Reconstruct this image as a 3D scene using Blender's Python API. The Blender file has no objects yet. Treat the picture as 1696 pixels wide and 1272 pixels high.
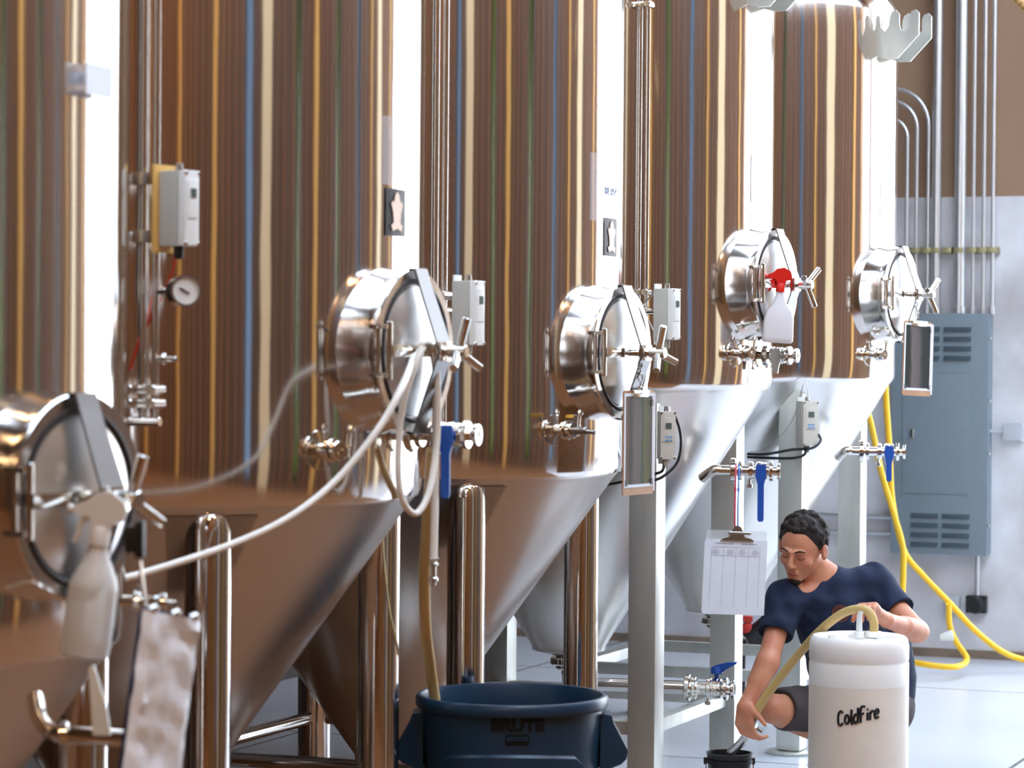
import bpy, bmesh, math, random
import numpy as np
from mathutils import Vector, Matrix
random.seed(7)
R_ = math.radians
PI = math.pi
scene = bpy.context.scene
C = scene.collection

# ------------------------------------------------------------------ camera
H = 1.724; F = 4500.0
cam_d = bpy.data.cameras.new('camera'); cam = bpy.data.objects.new('camera', cam_d); C.objects.link(cam)
cam_d.sensor_width = 36; cam_d.lens = F / 1696 * 36
CAMROT = Matrix.Rotation(R_(90 - 0.586), 3, 'X') @ Matrix.Rotation(R_(0.45), 3, 'Z')
cam.matrix_world = Matrix.Translation((0, 0, H)) @ CAMROT.to_4x4()
cam_d.clip_end = 200
cam_d.dof.use_dof = True; cam_d.dof.focus_distance = 10.2; cam_d.dof.aperture_fstop = 4.5
scene.camera = cam

# ------------------------------------------------------------------ world, exposure
world = bpy.data.worlds.new('world'); scene.world = world; world.use_nodes = True
wn = world.node_tree.nodes; wl = world.node_tree.links
bg = wn['Background']
tc = wn.new('ShaderNodeTexCoord'); sx = wn.new('ShaderNodeSeparateXYZ'); rp = wn.new('ShaderNodeValToRGB')
wl.new(tc.outputs['Generated'], sx.inputs[0]); wl.new(sx.outputs['Z'], rp.inputs[0]); wl.new(rp.outputs[0], bg.inputs['Color'])
rp.color_ramp.elements[0].position = 0.0; rp.color_ramp.elements[0].color = (0.91, 0.945, 1.0, 1)
rp.color_ramp.elements[1].position = 0.7; rp.color_ramp.elements[1].color = (0.62, 0.78, 1.0, 1)
bg.inputs['Strength'].default_value = 6.0
vs = scene.view_settings
vs.view_transform = 'Standard'; vs.look = 'None'; vs.gamma = 1; vs.use_curve_mapping = False
vs.exposure = 0.42

# ------------------------------------------------------------------ frames
ROW = R_(22.0)
U = Vector((math.sin(ROW), math.cos(ROW), 0)); V = Vector((math.cos(ROW), -math.sin(ROW), 0))
O = Vector((-1.048, 7.52, 0))
def RF(u, v, z=0.0): return O + U * u + V * v + Vector((0, 0, z))
RFM = Matrix.Translation(O) @ Matrix.Rotation(-ROW, 4, 'Z')      # local x = v (into the aisle), y = u (along the row)
WALL_U = 8.95
def ray(px, py):
    return (CAMROT @ Vector(((px - 848) / F, -(py - 636) / F, -1))).normalized()
def P(px, py, D):                                                # the place at depth D seen at that pixel
    d = ray(px, py); return Vector((0, 0, H)) + d * (D / d.y)
def wallpt(px, py):                                              # (v, z) on the back wall
    d = ray(px, py); o = Vector((0, 0, H)) - O
    t = (WALL_U - o.dot(U)) / d.dot(U)
    p = o + d * t
    return p.dot(V), p.z
def on_tank(loc, R, px, py):                                     # (local angle, z) on a tank's shell
    d = ray(px, py); o = Vector((0, 0, H)) - Vector((loc[0], loc[1], 0))
    a = d.x**2 + d.y**2; b = 2 * (o.x * d.x + o.y * d.y); c = o.x**2 + o.y**2 - R * R
    q = max(b * b - 4 * a * c, 0); t = (-b - math.sqrt(q)) / (2 * a); p = o + d * t
    return math.atan2(p.dot(U), p.dot(V)), p.z

# ------------------------------------------------------------------ materials
MATS = {}
def mat(name, col, rough=0.5, metal=0.0, var=0.0, vscale=6.0, bump=0.0, bscale=40.0, stretch=(1, 1, 1), aniso=0.0, arot=0.0,
        trans=0.0, ior=1.45, sss=0.0, coat=0.0, rvar=0.0, alpha=1.0, emit=None, estr=0.0, bdist=0.01, col2=None):
    m = bpy.data.materials.new(name); m.use_nodes = True; MATS[name] = m
    n = m.node_tree.nodes; l = m.node_tree.links; b = n['Principled BSDF']
    b.inputs['Base Color'].default_value = (*col, 1); b.inputs['Roughness'].default_value = rough; b.inputs['Metallic'].default_value = metal
    b.inputs['IOR'].default_value = ior
    if trans: b.inputs['Transmission Weight'].default_value = trans
    if sss: b.inputs['Subsurface Weight'].default_value = sss; b.inputs['Subsurface Radius'].default_value = (1, .4, .2); b.inputs['Subsurface Scale'].default_value = 0.02
    if coat: b.inputs['Coat Weight'].default_value = coat; b.inputs['Coat Roughness'].default_value = 0.15
    if alpha < 1: b.inputs['Alpha'].default_value = alpha
    if emit: b.inputs['Emission Color'].default_value = (*emit, 1); b.inputs['Emission Strength'].default_value = estr
    if var or bump or rvar:
        t = n.new('ShaderNodeTexCoord'); mp = n.new('ShaderNodeMapping'); mp.inputs['Scale'].default_value = stretch
        l.new(t.outputs['Object'], mp.inputs['Vector'])
    if var:
        nz = n.new('ShaderNodeTexNoise'); nz.inputs['Scale'].default_value = vscale; nz.inputs['Detail'].default_value = 6
        l.new(mp.outputs[0], nz.inputs['Vector'])
        mx = n.new('ShaderNodeMix'); mx.data_type = 'RGBA'
        d = col2 if col2 else tuple(c * (1 - var) for c in col)
        mx.inputs['A'].default_value = (*col, 1); mx.inputs['B'].default_value = (*d, 1)
        r = n.new('ShaderNodeValToRGB'); r.color_ramp.elements[0].position = 0.38; r.color_ramp.elements[1].position = 0.68
        l.new(nz.outputs['Fac'], r.inputs[0]); l.new(r.outputs[0], mx.inputs['Factor']); l.new(mx.outputs['Result'], b.inputs['Base Color'])
    if rvar:
        nr = n.new('ShaderNodeTexNoise'); nr.inputs['Scale'].default_value = vscale * 2; nr.inputs['Detail'].default_value = 4
        l.new(mp.outputs[0], nr.inputs['Vector'])
        mr = n.new('ShaderNodeMapRange'); mr.inputs['To Min'].default_value = max(rough - rvar, 0.02); mr.inputs['To Max'].default_value = rough + rvar
        l.new(nr.outputs['Fac'], mr.inputs['Value']); l.new(mr.outputs[0], b.inputs['Roughness'])
    if bump:
        nb = n.new('ShaderNodeTexNoise'); nb.inputs['Scale'].default_value = bscale; nb.inputs['Detail'].default_value = 3
        l.new(mp.outputs[0], nb.inputs['Vector'])
        bp = n.new('ShaderNodeBump'); bp.inputs['Strength'].default_value = bump; bp.inputs['Distance'].default_value = bdist
        l.new(nb.outputs['Fac'], bp.inputs['Height']); l.new(bp.outputs[0], b.inputs['Normal'])
    if aniso:
        tg = n.new('ShaderNodeTangent'); tg.direction_type = 'RADIAL'; tg.axis = 'Z'
        l.new(tg.outputs[0], b.inputs['Tangent']); b.inputs['Anisotropic'].default_value = aniso; b.inputs['Anisotropic Rotation'].default_value = arot
    return m

SHELL = mat('brushed_shell_steel', (0.80, 0.76, 0.72), 0.10, 1, aniso=0.9, arot=0.25, bump=0.08, bscale=1.9, stretch=(1, 1, 0.35), bdist=0.035)
CONE = mat('brushed_cone_steel', (0.74, 0.71, 0.67), 0.29, 1, rvar=0.05, vscale=1.5)
COLLAR = mat('polished_manway_steel', (0.74, 0.71, 0.68), 0.14, 1, bump=0.05, bscale=6, bdist=0.02)
LID = mat('satin_lid_steel', (0.90, 0.90, 0.90), 0.30, 1, bump=0.06, bscale=7, bdist=0.02)
PIPE = mat('polished_pipe_steel', (0.76, 0.73, 0.70), 0.10, 1)
FIT = mat('polished_fitting_steel', (0.78, 0.75, 0.70), 0.12, 1)
DKFIT = mat('dark_dull_steel', (0.38, 0.36, 0.34), 0.3, 1)  # plain darker steel tone for small fittings and frames
YOKE = mat('brushed_yoke_steel', (0.24, 0.235, 0.23), 0.34, 1, bump=.04, bscale=8)
GALV = mat('brushed_square_leg_steel', (0.66, 0.67, 0.62), 0.42, .72, var=0.18, vscale=8, stretch=(1, 1, 0.25), rvar=0.06)
WPLAS = mat('white_plastic', (0.82, 0.83, 0.80), 0.4)
GPLAS = mat('pale_grey_plastic', (0.50, 0.49, 0.44), 0.5, var=0.05)
CPLAS = mat('cream_grey_plastic', (0.62, 0.58, 0.50), 0.5)
BLACK = mat('black_rubber', (0.012, 0.012, 0.014), 0.45)
BLUEP = mat('blue_handle_plastic', (0.015, 0.09, 0.42), 0.4)
REDP = mat('red_trigger_plastic', (0.75, 0.02, 0.012), 0.3)
REDC = mat('red_cable_plastic', (0.7, 0.05, 0.02), 0.5)
ORANGEP = mat('amber_plate', (0.70, 0.42, 0.12), 0.5)
HOSEW = mat('milky_white_hose', (0.82, 0.79, 0.72), 0.35, sss=0.1)
YEL = mat('yellow_hose_rubber', (0.90, 0.52, 0.015), 0.45)
LCD = mat('lcd_grey', (0.10, 0.13, 0.12), 0.2)
INKB = mat('pale_blue_print', (0.12, 0.35, 0.65), 0.6)
INK = mat('black_marker_ink', (0.01, 0.01, 0.012), 0.6)
PAPER = mat('paper', (0.83, 0.89, 0.98), 0.7, var=0.04, vscale=12)
LINE = mat('printed_grey_lines', (0.42, 0.42, 0.50), 0.7)
BOARD = mat('brown_hardboard', (0.42, 0.20, 0.08), 0.45, var=0.2, vscale=20)

def strap_mat(name, base, stripe, freq):                         # reinforced ribbed hose: bands along its own length via UV
    m = mat(name, base, 0.4); n = m.node_tree.nodes; l = m.node_tree.links; b = n['Principled BSDF']
    uv = n.new('ShaderNodeUVMap'); s = n.new('ShaderNodeSeparateXYZ'); l.new(uv.outputs[0], s.inputs[0])
    w = n.new('ShaderNodeMath'); w.operation = 'MULTIPLY'; w.inputs[1].default_value = freq * 2 * PI
    l.new(s.outputs['X'], w.inputs[0]); sn = n.new('ShaderNodeMath'); sn.operation = 'SINE'; l.new(w.outputs[0], sn.inputs[0])
    mr = n.new('ShaderNodeMapRange'); mr.inputs['From Min'].default_value = -0.2; mr.inputs['From Max'].default_value = 0.9
    l.new(sn.outputs[0], mr.inputs['Value'])
    mx = n.new('ShaderNodeMix'); mx.data_type = 'RGBA'; mx.inputs['A'].default_value = (*base, 1); mx.inputs['B'].default_value = (*stripe, 1)
    l.new(mr.outputs[0], mx.inputs['Factor']); l.new(mx.outputs['Result'], b.inputs['Base Color'])
    return m
RIBHOSE = strap_mat('ribbed_amber_hose', (0.62, 0.44, 0.17), (0.78, 0.62, 0.33), 95)
GOLDHOSE = strap_mat('ribbed_tan_hose', (0.56, 0.38, 0.13), (0.66, 0.48, 0.20), 150)

# ------------------------------------------------------------------ mesh helpers
def frame_to(d):
    d = Vector(d).normalized(); up = Vector((0, 0, 1)) if abs(d.z) < 0.95 else Vector((1, 0, 0))
    x = up.cross(d).normalized(); y = d.cross(x)
    return Matrix((x, y, d)).transposed().to_4x4()               # local z -> d
def NB(): return bmesh.new()
def box(bm, c, s, M=None, bev=0.0):
    r = bmesh.ops.create_cube(bm, size=1.0); vs_ = r['verts']
    T = (M or Matrix()) @ Matrix.Translation(c) @ Matrix.Diagonal((*s, 1))
    bmesh.ops.transform(bm, matrix=T, verts=vs_)
    if bev:
        es = list({e for v in vs_ for e in v.link_edges})
        bmesh.ops.bevel(bm, geom=es, offset=bev, segments=2, affect='EDGES', profile=0.7)
def lathe(bm, prof, M=None, n=32, a0=0, a1=2 * PI):              # prof: [(r, z)], turned about local z
    M = M or Matrix(); full = abs(a1 - a0 - 2 * PI) < 1e-6; k = n if full else n + 1
    rings = []
    for (r, z) in prof:
        if r < 1e-6: rings.append([bm.verts.new(M @ Vector((0, 0, z)))]); continue
        rings.append([bm.verts.new(M @ Vector((r * math.cos(a0 + (a1 - a0) * i / n), r * math.sin(a0 + (a1 - a0) * i / n), z))) for i in range(k)])
    for A, B in zip(rings, rings[1:]):
        for i in range(n):
            j = (i + 1) % k if full else i + 1
            try:
                if len(A) == 1 and len(B) == 1: continue
                if len(A) == 1: bm.faces.new((A[0], B[j], B[i]))
                elif len(B) == 1: bm.faces.new((A[i], A[j], B[0]))
                else: bm.faces.new((A[i], A[j], B[j], B[i]))
            except ValueError: pass
def cyl(bm, p0, p1, r, r1=None, n=20, bev=0.0):
    p0 = Vector(p0); p1 = Vector(p1); L = (p1 - p0).length; M = Matrix.Translation(p0) @ frame_to(p1 - p0); r1 = r if r1 is None else r1
    b = bev or min(r, r1, L) * 0.12
    lathe(bm, [(0, 0), (r - b, 0), (r, b), (r1, L - b), (r1 - b, L), (0, L)], M, n)
def catmull(pts, n=10):
    pts = [Vector(p) for p in pts]; q = [2 * pts[0] - pts[1]] + pts + [2 * pts[-1] - pts[-2]]; out = []
    for i in range(1, len(q) - 2):
        a, b, c, d = q[i - 1], q[i], q[i + 1], q[i + 2]
        for k in range(n):
            t = k / n
            out.append(0.5 * ((2 * b) + (c - a) * t + (2 * a - 5 * b + 4 * c - d) * t * t + (3 * b - a - 3 * c + d) * t ** 3))
    out.append(pts[-1]); return out
def tube(bm, pts, r, n=12, smooth=0, uv=False):
    if smooth: pts = catmull(pts, smooth)
    pts = [Vector(p) for p in pts]; rr = [float(x_) for x_ in np.interp(np.linspace(0, 1, len(pts)), np.linspace(0, 1, len(r)), r)] if isinstance(r, (list, tuple)) else [r] * len(pts)
    T = [(pts[min(i + 1, len(pts) - 1)] - pts[max(i - 1, 0)]).normalized() for i in range(len(pts))]
    x = T[0].orthogonal().normalized(); rings = []; s = 0; ss = []
    for i, p in enumerate(pts):
        x = (x - T[i] * x.dot(T[i])).normalized(); y = T[i].cross(x)
        rings.append([bm.verts.new(p + (x * math.cos(2 * PI * k / n) + y * math.sin(2 * PI * k / n)) * rr[i]) for k in range(n)])
        ss.append(s); s += (pts[min(i + 1, len(pts) - 1)] - p).length
    L = bm.loops.layers.uv.verify() if uv else None
    for i in range(len(rings) - 1):
        for k in range(n):
            f = bm.faces.new((rings[i][k], rings[i][(k + 1) % n], rings[i + 1][(k + 1) % n], rings[i + 1][k]))
            if uv:
                for lp, (a, b_) in zip(f.loops, ((i, k), (i, k + 1), (i + 1, k + 1), (i + 1, k))): lp[L].uv = (ss[a], b_ / n)
    for ring, fl in ((rings[0], True), (rings[-1], False)):
        try: bm.faces.new(ring[::-1] if fl else ring)
        except ValueError: pass
def prism(bm, outline, z0, z1, M=None, bev=0.0):                 # outline in xy, thickness along z
    M = M or Matrix()
    a = [bm.verts.new(M @ Vector((x, y, z0))) for x, y in outline]; b = [bm.verts.new(M @ Vector((x, y, z1))) for x, y in outline]
    n = len(a); bm.faces.new(a[::-1]); bm.faces.new(b)
    for i in range(n): bm.faces.new((a[i], a[(i + 1) % n], b[(i + 1) % n], b[i]))
def rounded(w, h, r, n=5, cx=0, cy=0):
    o = []
    for (sx_, sy_, a) in ((1, 1, 0), (-1, 1, 90), (-1, -1, 180), (1, -1, 270)):
        for k in range(n + 1):
            t = R_(a + 90 * k / n); o.append((cx + sx_ * (w / 2 - r) + r * math.cos(t), cy + sy_ * (h / 2 - r) + r * math.sin(t)))
    return o
def ringM(p, d): return Matrix.Translation(Vector(p)) @ frame_to(d)
def disc_ring(bm, p, d, r0, r1, t, n=28):                        # washer / flange
    lathe(bm, [(r0, 0), (r1 - 0.15 * t, 0), (r1, 0.15 * t), (r1, 0.85 * t), (r1 - 0.15 * t, t), (r0, t), (r0, 0)], ringM(p, d), n)

MW = {}                                                          # each object's world matrix, so parts can be given in world space
def tag(o, label=None, cat=None, group=None, kind=None):
    if label: o['label'] = label
    if cat: o['category'] = cat
    if group: o['group'] = group
    if kind: o['kind'] = kind
    return o
def thing(name, label, cat, loc=(0, 0, 0), rotz=0.0, group=None):
    o = bpy.data.objects.new(name, None); C.objects.link(o); o.empty_display_size = 0.1
    o.location = loc; o.rotation_euler = (0, 0, rotz); MW[o] = Matrix.Translation(loc) @ Matrix.Rotation(rotz, 4, 'Z')
    return tag(o, label, cat, group)
def obj(name, bm, m, parent=None, world=False, smooth=True, label=None, angle=35):
    if world and parent is not None: bmesh.ops.transform(bm, matrix=MW[parent].inverted(), verts=bm.verts)
    bmesh.ops.recalc_face_normals(bm, faces=bm.faces)
    me = bpy.data.meshes.new(name); bm.to_mesh(me); bm.free()
    if smooth:
        for p in me.polygons: p.use_smooth = True
        me.set_sharp_from_angle(angle=R_(angle))
    me.materials.append(m)
    o = bpy.data.objects.new(name, me); C.objects.link(o)
    if parent is not None: o.parent = parent; MW[o] = MW[parent]
    else: MW[o] = Matrix()
    if label: o['label'] = label
    return o
def solo(name, bm, m, label, cat, group=None, **k):
    return tag(obj(name, bm, m, **k), label, cat, group)
def struct(name, bm, m, **k): return tag(obj(name, bm, m, **k), kind='structure')
def text_bm(s, size, shear=0.0, bold=0.0, extrude=0.0004, sx=1.0):
    cu = bpy.data.curves.new('lettering', 'FONT'); cu.body = s; cu.size = size; cu.align_x = 'CENTER'; cu.align_y = 'CENTER'
    cu.shear = shear; cu.offset = bold; cu.extrude = extrude; cu.resolution_u = 3
    o = bpy.data.objects.new('lettering', cu); C.objects.link(o)
    dg = bpy.context.evaluated_depsgraph_get(); me = bpy.data.meshes.new_from_object(o.evaluated_get(dg))
    bm = bmesh.new(); bm.from_mesh(me); bpy.data.objects.remove(o); bpy.data.meshes.remove(me)
    bmesh.ops.scale(bm, vec=(sx, 1, 1), verts=bm.verts)
    return bm
def wrap(bm, R, ang, z, tilt=0.0, slope=0.0):                    # bend a flat xy-drawing around a vertical cylinder (local axes)
    for v in bm.verts:
        x, y, w = v.co; x, y = x * math.cos(tilt) - y * math.sin(tilt), x * math.sin(tilt) + y * math.cos(tilt)
        a = ang + x / R; r = R + w + slope * y; v.co = (r * math.cos(a), r * math.sin(a), z + y)

# ------------------------------------------------------------------ room
BROWN = mat('brown_painted_wall', (0.34, 0.21, 0.13), 0.7, var=0.12, vscale=1.5)
def wallmat():
    m = mat('scuffed_white_block_wall', (0.76, 0.75, 0.77), 0.75, var=0.28, vscale=1.6, bump=0.25, bscale=14, col2=(0.42, 0.38, 0.36)); return m
WHITEW = wallmat()
def floormat():
    m = mat('sealed_concrete_floor', (0.68, 0.69, 0.72), 0.24, var=0.2, vscale=0.7, rvar=0.06, bump=0.03, bscale=3)
    n = m.node_tree.nodes; l = m.node_tree.links; b = n['Principled BSDF']; src = b.inputs['Base Color'].links[0].from_socket
    t = n.new('ShaderNodeTexCoord'); s = n.new('ShaderNodeSeparateXYZ'); l.new(t.outputs['Object'], s.inputs[0])
    outs = []
    for ax, per, off in (('X', 3.2, 0.55), ('Y', 2.9, 0.25)):
        a = n.new('ShaderNodeMath'); a.operation = 'ADD'; a.inputs[1].default_value = 30 + off; l.new(s.outputs[ax], a.inputs[0])
        md = n.new('ShaderNodeMath'); md.operation = 'MODULO'; md.inputs[1].default_value = per; l.new(a.outputs[0], md.inputs[0])
        lt = n.new('ShaderNodeMath'); lt.operation = 'LESS_THAN'; lt.inputs[1].default_value = 0.018; l.new(md.outputs[0], lt.inputs[0]); outs.append(lt)
    mx = n.new('ShaderNodeMath'); mx.operation = 'MAXIMUM'; l.new(outs[0].outputs[0], mx.inputs[0]); l.new(outs[1].outputs[0], mx.inputs[1])
    mm = n.new('ShaderNodeMix'); mm.data_type = 'RGBA'; mm.inputs['B'].default_value = (0.13, 0.12, 0.11, 1)
    l.new(mx.outputs[0], mm.inputs['Factor'])
    rsrc = b.inputs['Roughness'].links[0].from_socket
    # unseen near floor coloured brown to tint the cones' reflections, grey sealed concrete beyond
    ls = n.new('ShaderNodeMath'); ls.operation = 'LESS_THAN'; ls.inputs[1].default_value = 2.9; l.new(s.outputs['Y'], ls.inputs[0])
    m2 = n.new('ShaderNodeMix'); m2.data_type = 'RGBA'; m2.inputs['B'].default_value = (0.17, 0.07, 0.024, 1); l.new(ls.outputs[0], m2.inputs['Factor']); l.new(src, m2.inputs['A'])
    m3 = n.new('ShaderNodeMix'); l.new(ls.outputs[0], m3.inputs['Factor']); l.new(rsrc, m3.inputs['A']); m3.inputs['B'].default_value = .75; l.new(m3.outputs['Result'], b.inputs['Roughness'])
    l.new(m2.outputs['Result'], mm.inputs['A']); l.new(mm.outputs['Result'], b.inputs['Base Color'])
    return m
FLOOR = floormat()
def rbm(boxes, bev=0.0):
    bm = NB()
    for c0, c1 in boxes:
        c = [(a + b) / 2 for a, b in zip(c0, c1)]; s = [abs(b - a) for a, b in zip(c0, c1)]; box(bm, c, s, RFM, bev)
    return bm
UB, VL, VR, ZC = -13.0, -2.7, 5.2, 6.2                            # the hall in row coordinates (x = v, y = u)
DOOR0 = 1.05
fb = NB(); box(fb, ((VL + VR) / 2, (UB + WALL_U) / 2 + 3, -0.1), (VR - VL + 6, WALL_U - UB + 8, 0.2))
fo = struct('floor', fb, FLOOR, smooth=False); fo.matrix_world = RFM; MW[fo] = RFM
SK = (2.6, 8.3, 1.7, 4.9)                                         # unseen roof opening added for neutral daylight: u0, u1, v0, v1
SL = (-4.0, 2.0, 1.6, 4.6)  # second roof opening, added to light the camera-facing sides
struct('ceiling', rbm([((VL, UB, ZC), (VR, SL[0], ZC + .2)), ((VL, SL[1], ZC), (VR, SK[0], ZC + .2)), ((VL, SL[0], ZC), (SL[2], SL[1], ZC + .2)), ((SL[3], SL[0], ZC), (VR, SL[1], ZC + .2)), ((VL, SK[1], ZC), (VR, WALL_U + .2, ZC + .2)), ((VL, SK[0], ZC), (SK[2], SK[1], ZC + .2)), ((SK[3], SK[0], ZC), (VR, SK[1], ZC + .2))]), mat('ceiling_timber', (0.20, 0.11, 0.055), 0.8), smooth=False)
_, zsplit = wallpt(1670, 325)
struct('wall_back', rbm([((VL, WALL_U, 0), (DOOR0, WALL_U + .2, zsplit))]), WHITEW, smooth=False)
struct('wall_upper', rbm([((VL, WALL_U, zsplit), (DOOR0, WALL_U + .2, ZC)), ((DOOR0, WALL_U, 5.3), (VR, WALL_U + .2, ZC))]), BROWN, smooth=False)
struct('wall_left', rbm([((VL - .2, UB, 0), (VL, WALL_U + .2, ZC))]), mat('darkened_left_wall', (0.07, 0.055, 0.05), 0.8, var=.2), smooth=False)  # wall coloured near black so the legs reflect dark
struct('wall_rear', rbm([((VL - .2, UB - .2, 0), (VR + .2, UB, ZC))]), mat('rear_timber_wall', (0.16, 0.075, 0.035), 0.8, var=.3), smooth=False)
# unseen right wall, invented for the shells' stripes: brown boarding, slit windows, timber posts
wins = [(-2.0, -1.68), (-0.12, 0.12), (1.66, 1.92), (3.0, 3.24), (7.95, 8.8)]  # last one is corner glazing added to brighten the near hatch lids
segs = []; u0 = UB
for a, b in wins: segs.append((u0, a)); u0 = b
segs.append((u0, WALL_U + .2))
BO = mat('brown_boarding', (0.15, 0.078, 0.048), 0.65, var=0.25, vscale=3)
struct('wall_right', rbm([((VR, a, 0), (VR + .2, b, 4.75)) for a, b in segs] + [((VR, a, 4.62), (VR + .2, b, 4.75)) for a, b in wins] + [((VR, UB, 4.75), (VR + .2, 2.0, ZC)), ((VR, 8.0, 4.75), (VR + .2, WALL_U + .2, ZC)), ((VR, 2.0, 6.1), (VR + .2, 8.0, ZC))] + [((VR, a, 0), (VR + .2, b, .3)) for a, b in wins]), BO, smooth=False)
bat = NB(); u = UB + .3
while u < WALL_U - .1:
    if not any(a - .06 < u < b + .06 for a, b in wins): box(bat, (VR - .02, u, 2.35), (.04, .03 + .02 * random.random(), 4.7), RFM)
    u += 0.19 + 0.16 * random.random()
struct('trim_1', bat, mat('orange_batten_timber', (0.30, 0.13, 0.05), 0.6), smooth=False)
AMB = mat('honey_timber_post', (0.80, 0.44, 0.12), 0.5, var=0.12, vscale=2); CRM = mat('cream_painted_post', (0.86, 0.66, 0.40), 0.5)
k = 2
for (uc, w, m_) in ((-5.0, .14, AMB), (-1.18, .34, CRM), (0.72, .16, AMB), (5.06, .50, CRM), (6.9, .16, AMB), (-7.4, .14, AMB), (-3.2, .14, AMB), (4.1, .1, AMB), (7.7, .3, mat('tan_timber_post', (0.50, .30, .17), .6))):
    struct('trim_%d' % k, rbm([((VR - .10, uc - w / 2, 0), (VR - .0, uc + w / 2, 4.7))], 0.01), m_, smooth=False); k += 1
for i, (a, b) in enumerate(wins):
    struct('window_%d' % (i + 1), rbm([((VR, a, .3), (VR + .16, a + .03, 4.62)), ((VR, b - .03, .3), (VR + .16, b, 4.62)), ((VR, a, 4.58), (VR + .16, b, 4.62)), ((VR, a, .3), (VR + .16, b, .34))]), DKFIT, smooth=False)
def pane_mat(nm, col):
    m = mat(nm, col, .02); n = m.node_tree.nodes; l = m.node_tree.links; t = n.new('ShaderNodeBsdfTransparent'); t.inputs[0].default_value = (*col, 1); g = n.new('ShaderNodeBsdfGlossy'); g.inputs['Roughness'].default_value = .03
    x = n.new('ShaderNodeMixShader'); x.inputs[0].default_value = .06; l.new(t.outputs[0], x.inputs[1]); l.new(g.outputs[0], x.inputs[2]); l.new(x.outputs[0], n['Material Output'].inputs[0]); return m
for i, ((a, b), col) in enumerate(zip(wins, ((.17, .205, .25), (.13, .15, .07), (.15, .17, .08), (.15, .19, .24), (.9, .95, 1.0)))):
    struct('window_%d' % (i + 11), rbm([((VR + .07, a, .3), (VR + .08, b, 4.6))]), pane_mat('tinted_pane_%d' % i, col), smooth=False)
struct('window_20', rbm([((VR + .04, 2.0 + 1.5 * i, 4.75), (VR + .12, 2.06 + 1.5 * i, 6.1)) for i in range(5)]), DKFIT, smooth=False)  # high window band, unseen, added for neutral light on camera-facing surfaces
struct('window_21', rbm([((VR + .07, 2.0, 4.75), (VR + .08, 8.0, 6.1))]), pane_mat('added_high_pane', (.95, .97, 1.0)), smooth=False)
# door opening frame in the back wall (a raised shutter: open)
struct('door_1', rbm([((DOOR0 - .05, WALL_U - .06, 0), (DOOR0 + .02, WALL_U + .05, 5.3)), ((DOOR0, WALL_U - .06, 5.25), (VR, WALL_U + .05, 5.35))]), GALV, smooth=False)
# foliage outside the slit windows
def shrub(uc, v, w, h, col, nm, lab):
    bm = NB(); rnd = random.Random(int(uc * 10))
    for _ in range(900):
        z = rnd.random() ** .8 * h; rr = w * (0.5 + .5 * math.sin(PI * min(z / h + .12, 1)))
        p = RFM @ Vector((v + rnd.gauss(0, rr * .4), uc + rnd.gauss(0, rr * .4), z + .05)); s = .05 + .07 * rnd.random()
        d = Vector((rnd.gauss(0, 1), rnd.gauss(0, 1), rnd.gauss(0, 1))).normalized(); M = ringM(p, d)
        q = [bm.verts.new(M @ Vector(c)) for c in ((-s, 0, 0), (0, -s * .5, .01), (s, 0, 0), (0, s * .5, .01))]; bm.faces.new(q)
    cyl(bm, RFM @ Vector((v, uc, 0)), RFM @ Vector((v, uc, h * .8)), .05)
    solo(nm, bm, mat('foliage_%d' % int(abs(uc) * 10), col, .7, var=.3), lab, 'tree', smooth=False)
shrub(0.3, VR + 1.7, .8, 5.5, (0.30, 0.36, 0.08), 'garden_tree', 'green garden tree outside the narrow side windows')
shrub(2.1, VR + 1.3, .7, 5.5, (0.36, 0.40, 0.10), 'garden_tree', 'yellow-green garden tree outside the middle side window')
# unseen ceiling lamps, added to throw warm light on the brown walls
def add_fill_lamp(i, u, v, pw, col=(1.0, .66, .36)):
    t = thing('fill_lamp', 'added warm fill lamp above the aisle, number out of frame', 'lamp', RF(u, v, ZC - .9), -ROW, 'added warm fill lamps above the aisle')
    t['label'] = ('added warm fill lamp at the far end behind the camera', 'added warm fill lamp just behind the camera', 'added warm fill lamp opposite the nearest tank', 'added warm fill lamp opposite the second tank', 'added warm fill lamp opposite the square-legged tanks', 'added warm fill lamp behind the camera on the tank side')[i]
    bm = NB(); lathe(bm, [(.03, .22), (.06, .2), (.28, .06), (.32, 0), (.30, 0), (.05, .17)], n=24); obj('fill_lamp_shade', bm, BLACK, t)
    bm = NB(); cyl(bm, (0, 0, .2), (0, 0, .9), .01, n=8); obj('fill_lamp_cord', bm, BLACK, t)
    ld = bpy.data.lights.new('fill_lamp_light', 'AREA'); ld.shape = 'DISK'; ld.size = .5; ld.energy = pw; ld.color = col
    lo = bpy.data.objects.new('fill_lamp_light', ld); C.objects.link(lo); lo.parent = t; lo.location = (0, 0, -.02)
for i, (u, v, pw) in enumerate(((-9, 2.6, 90), (-5.5, 3.8, 45), (-2.4, 4.75, 22), (0.6, 4.8, 16), (3.6, 5.0, 12), (-8.5, 0.2, 60))): add_fill_lamp(i, u, v, pw)

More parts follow.
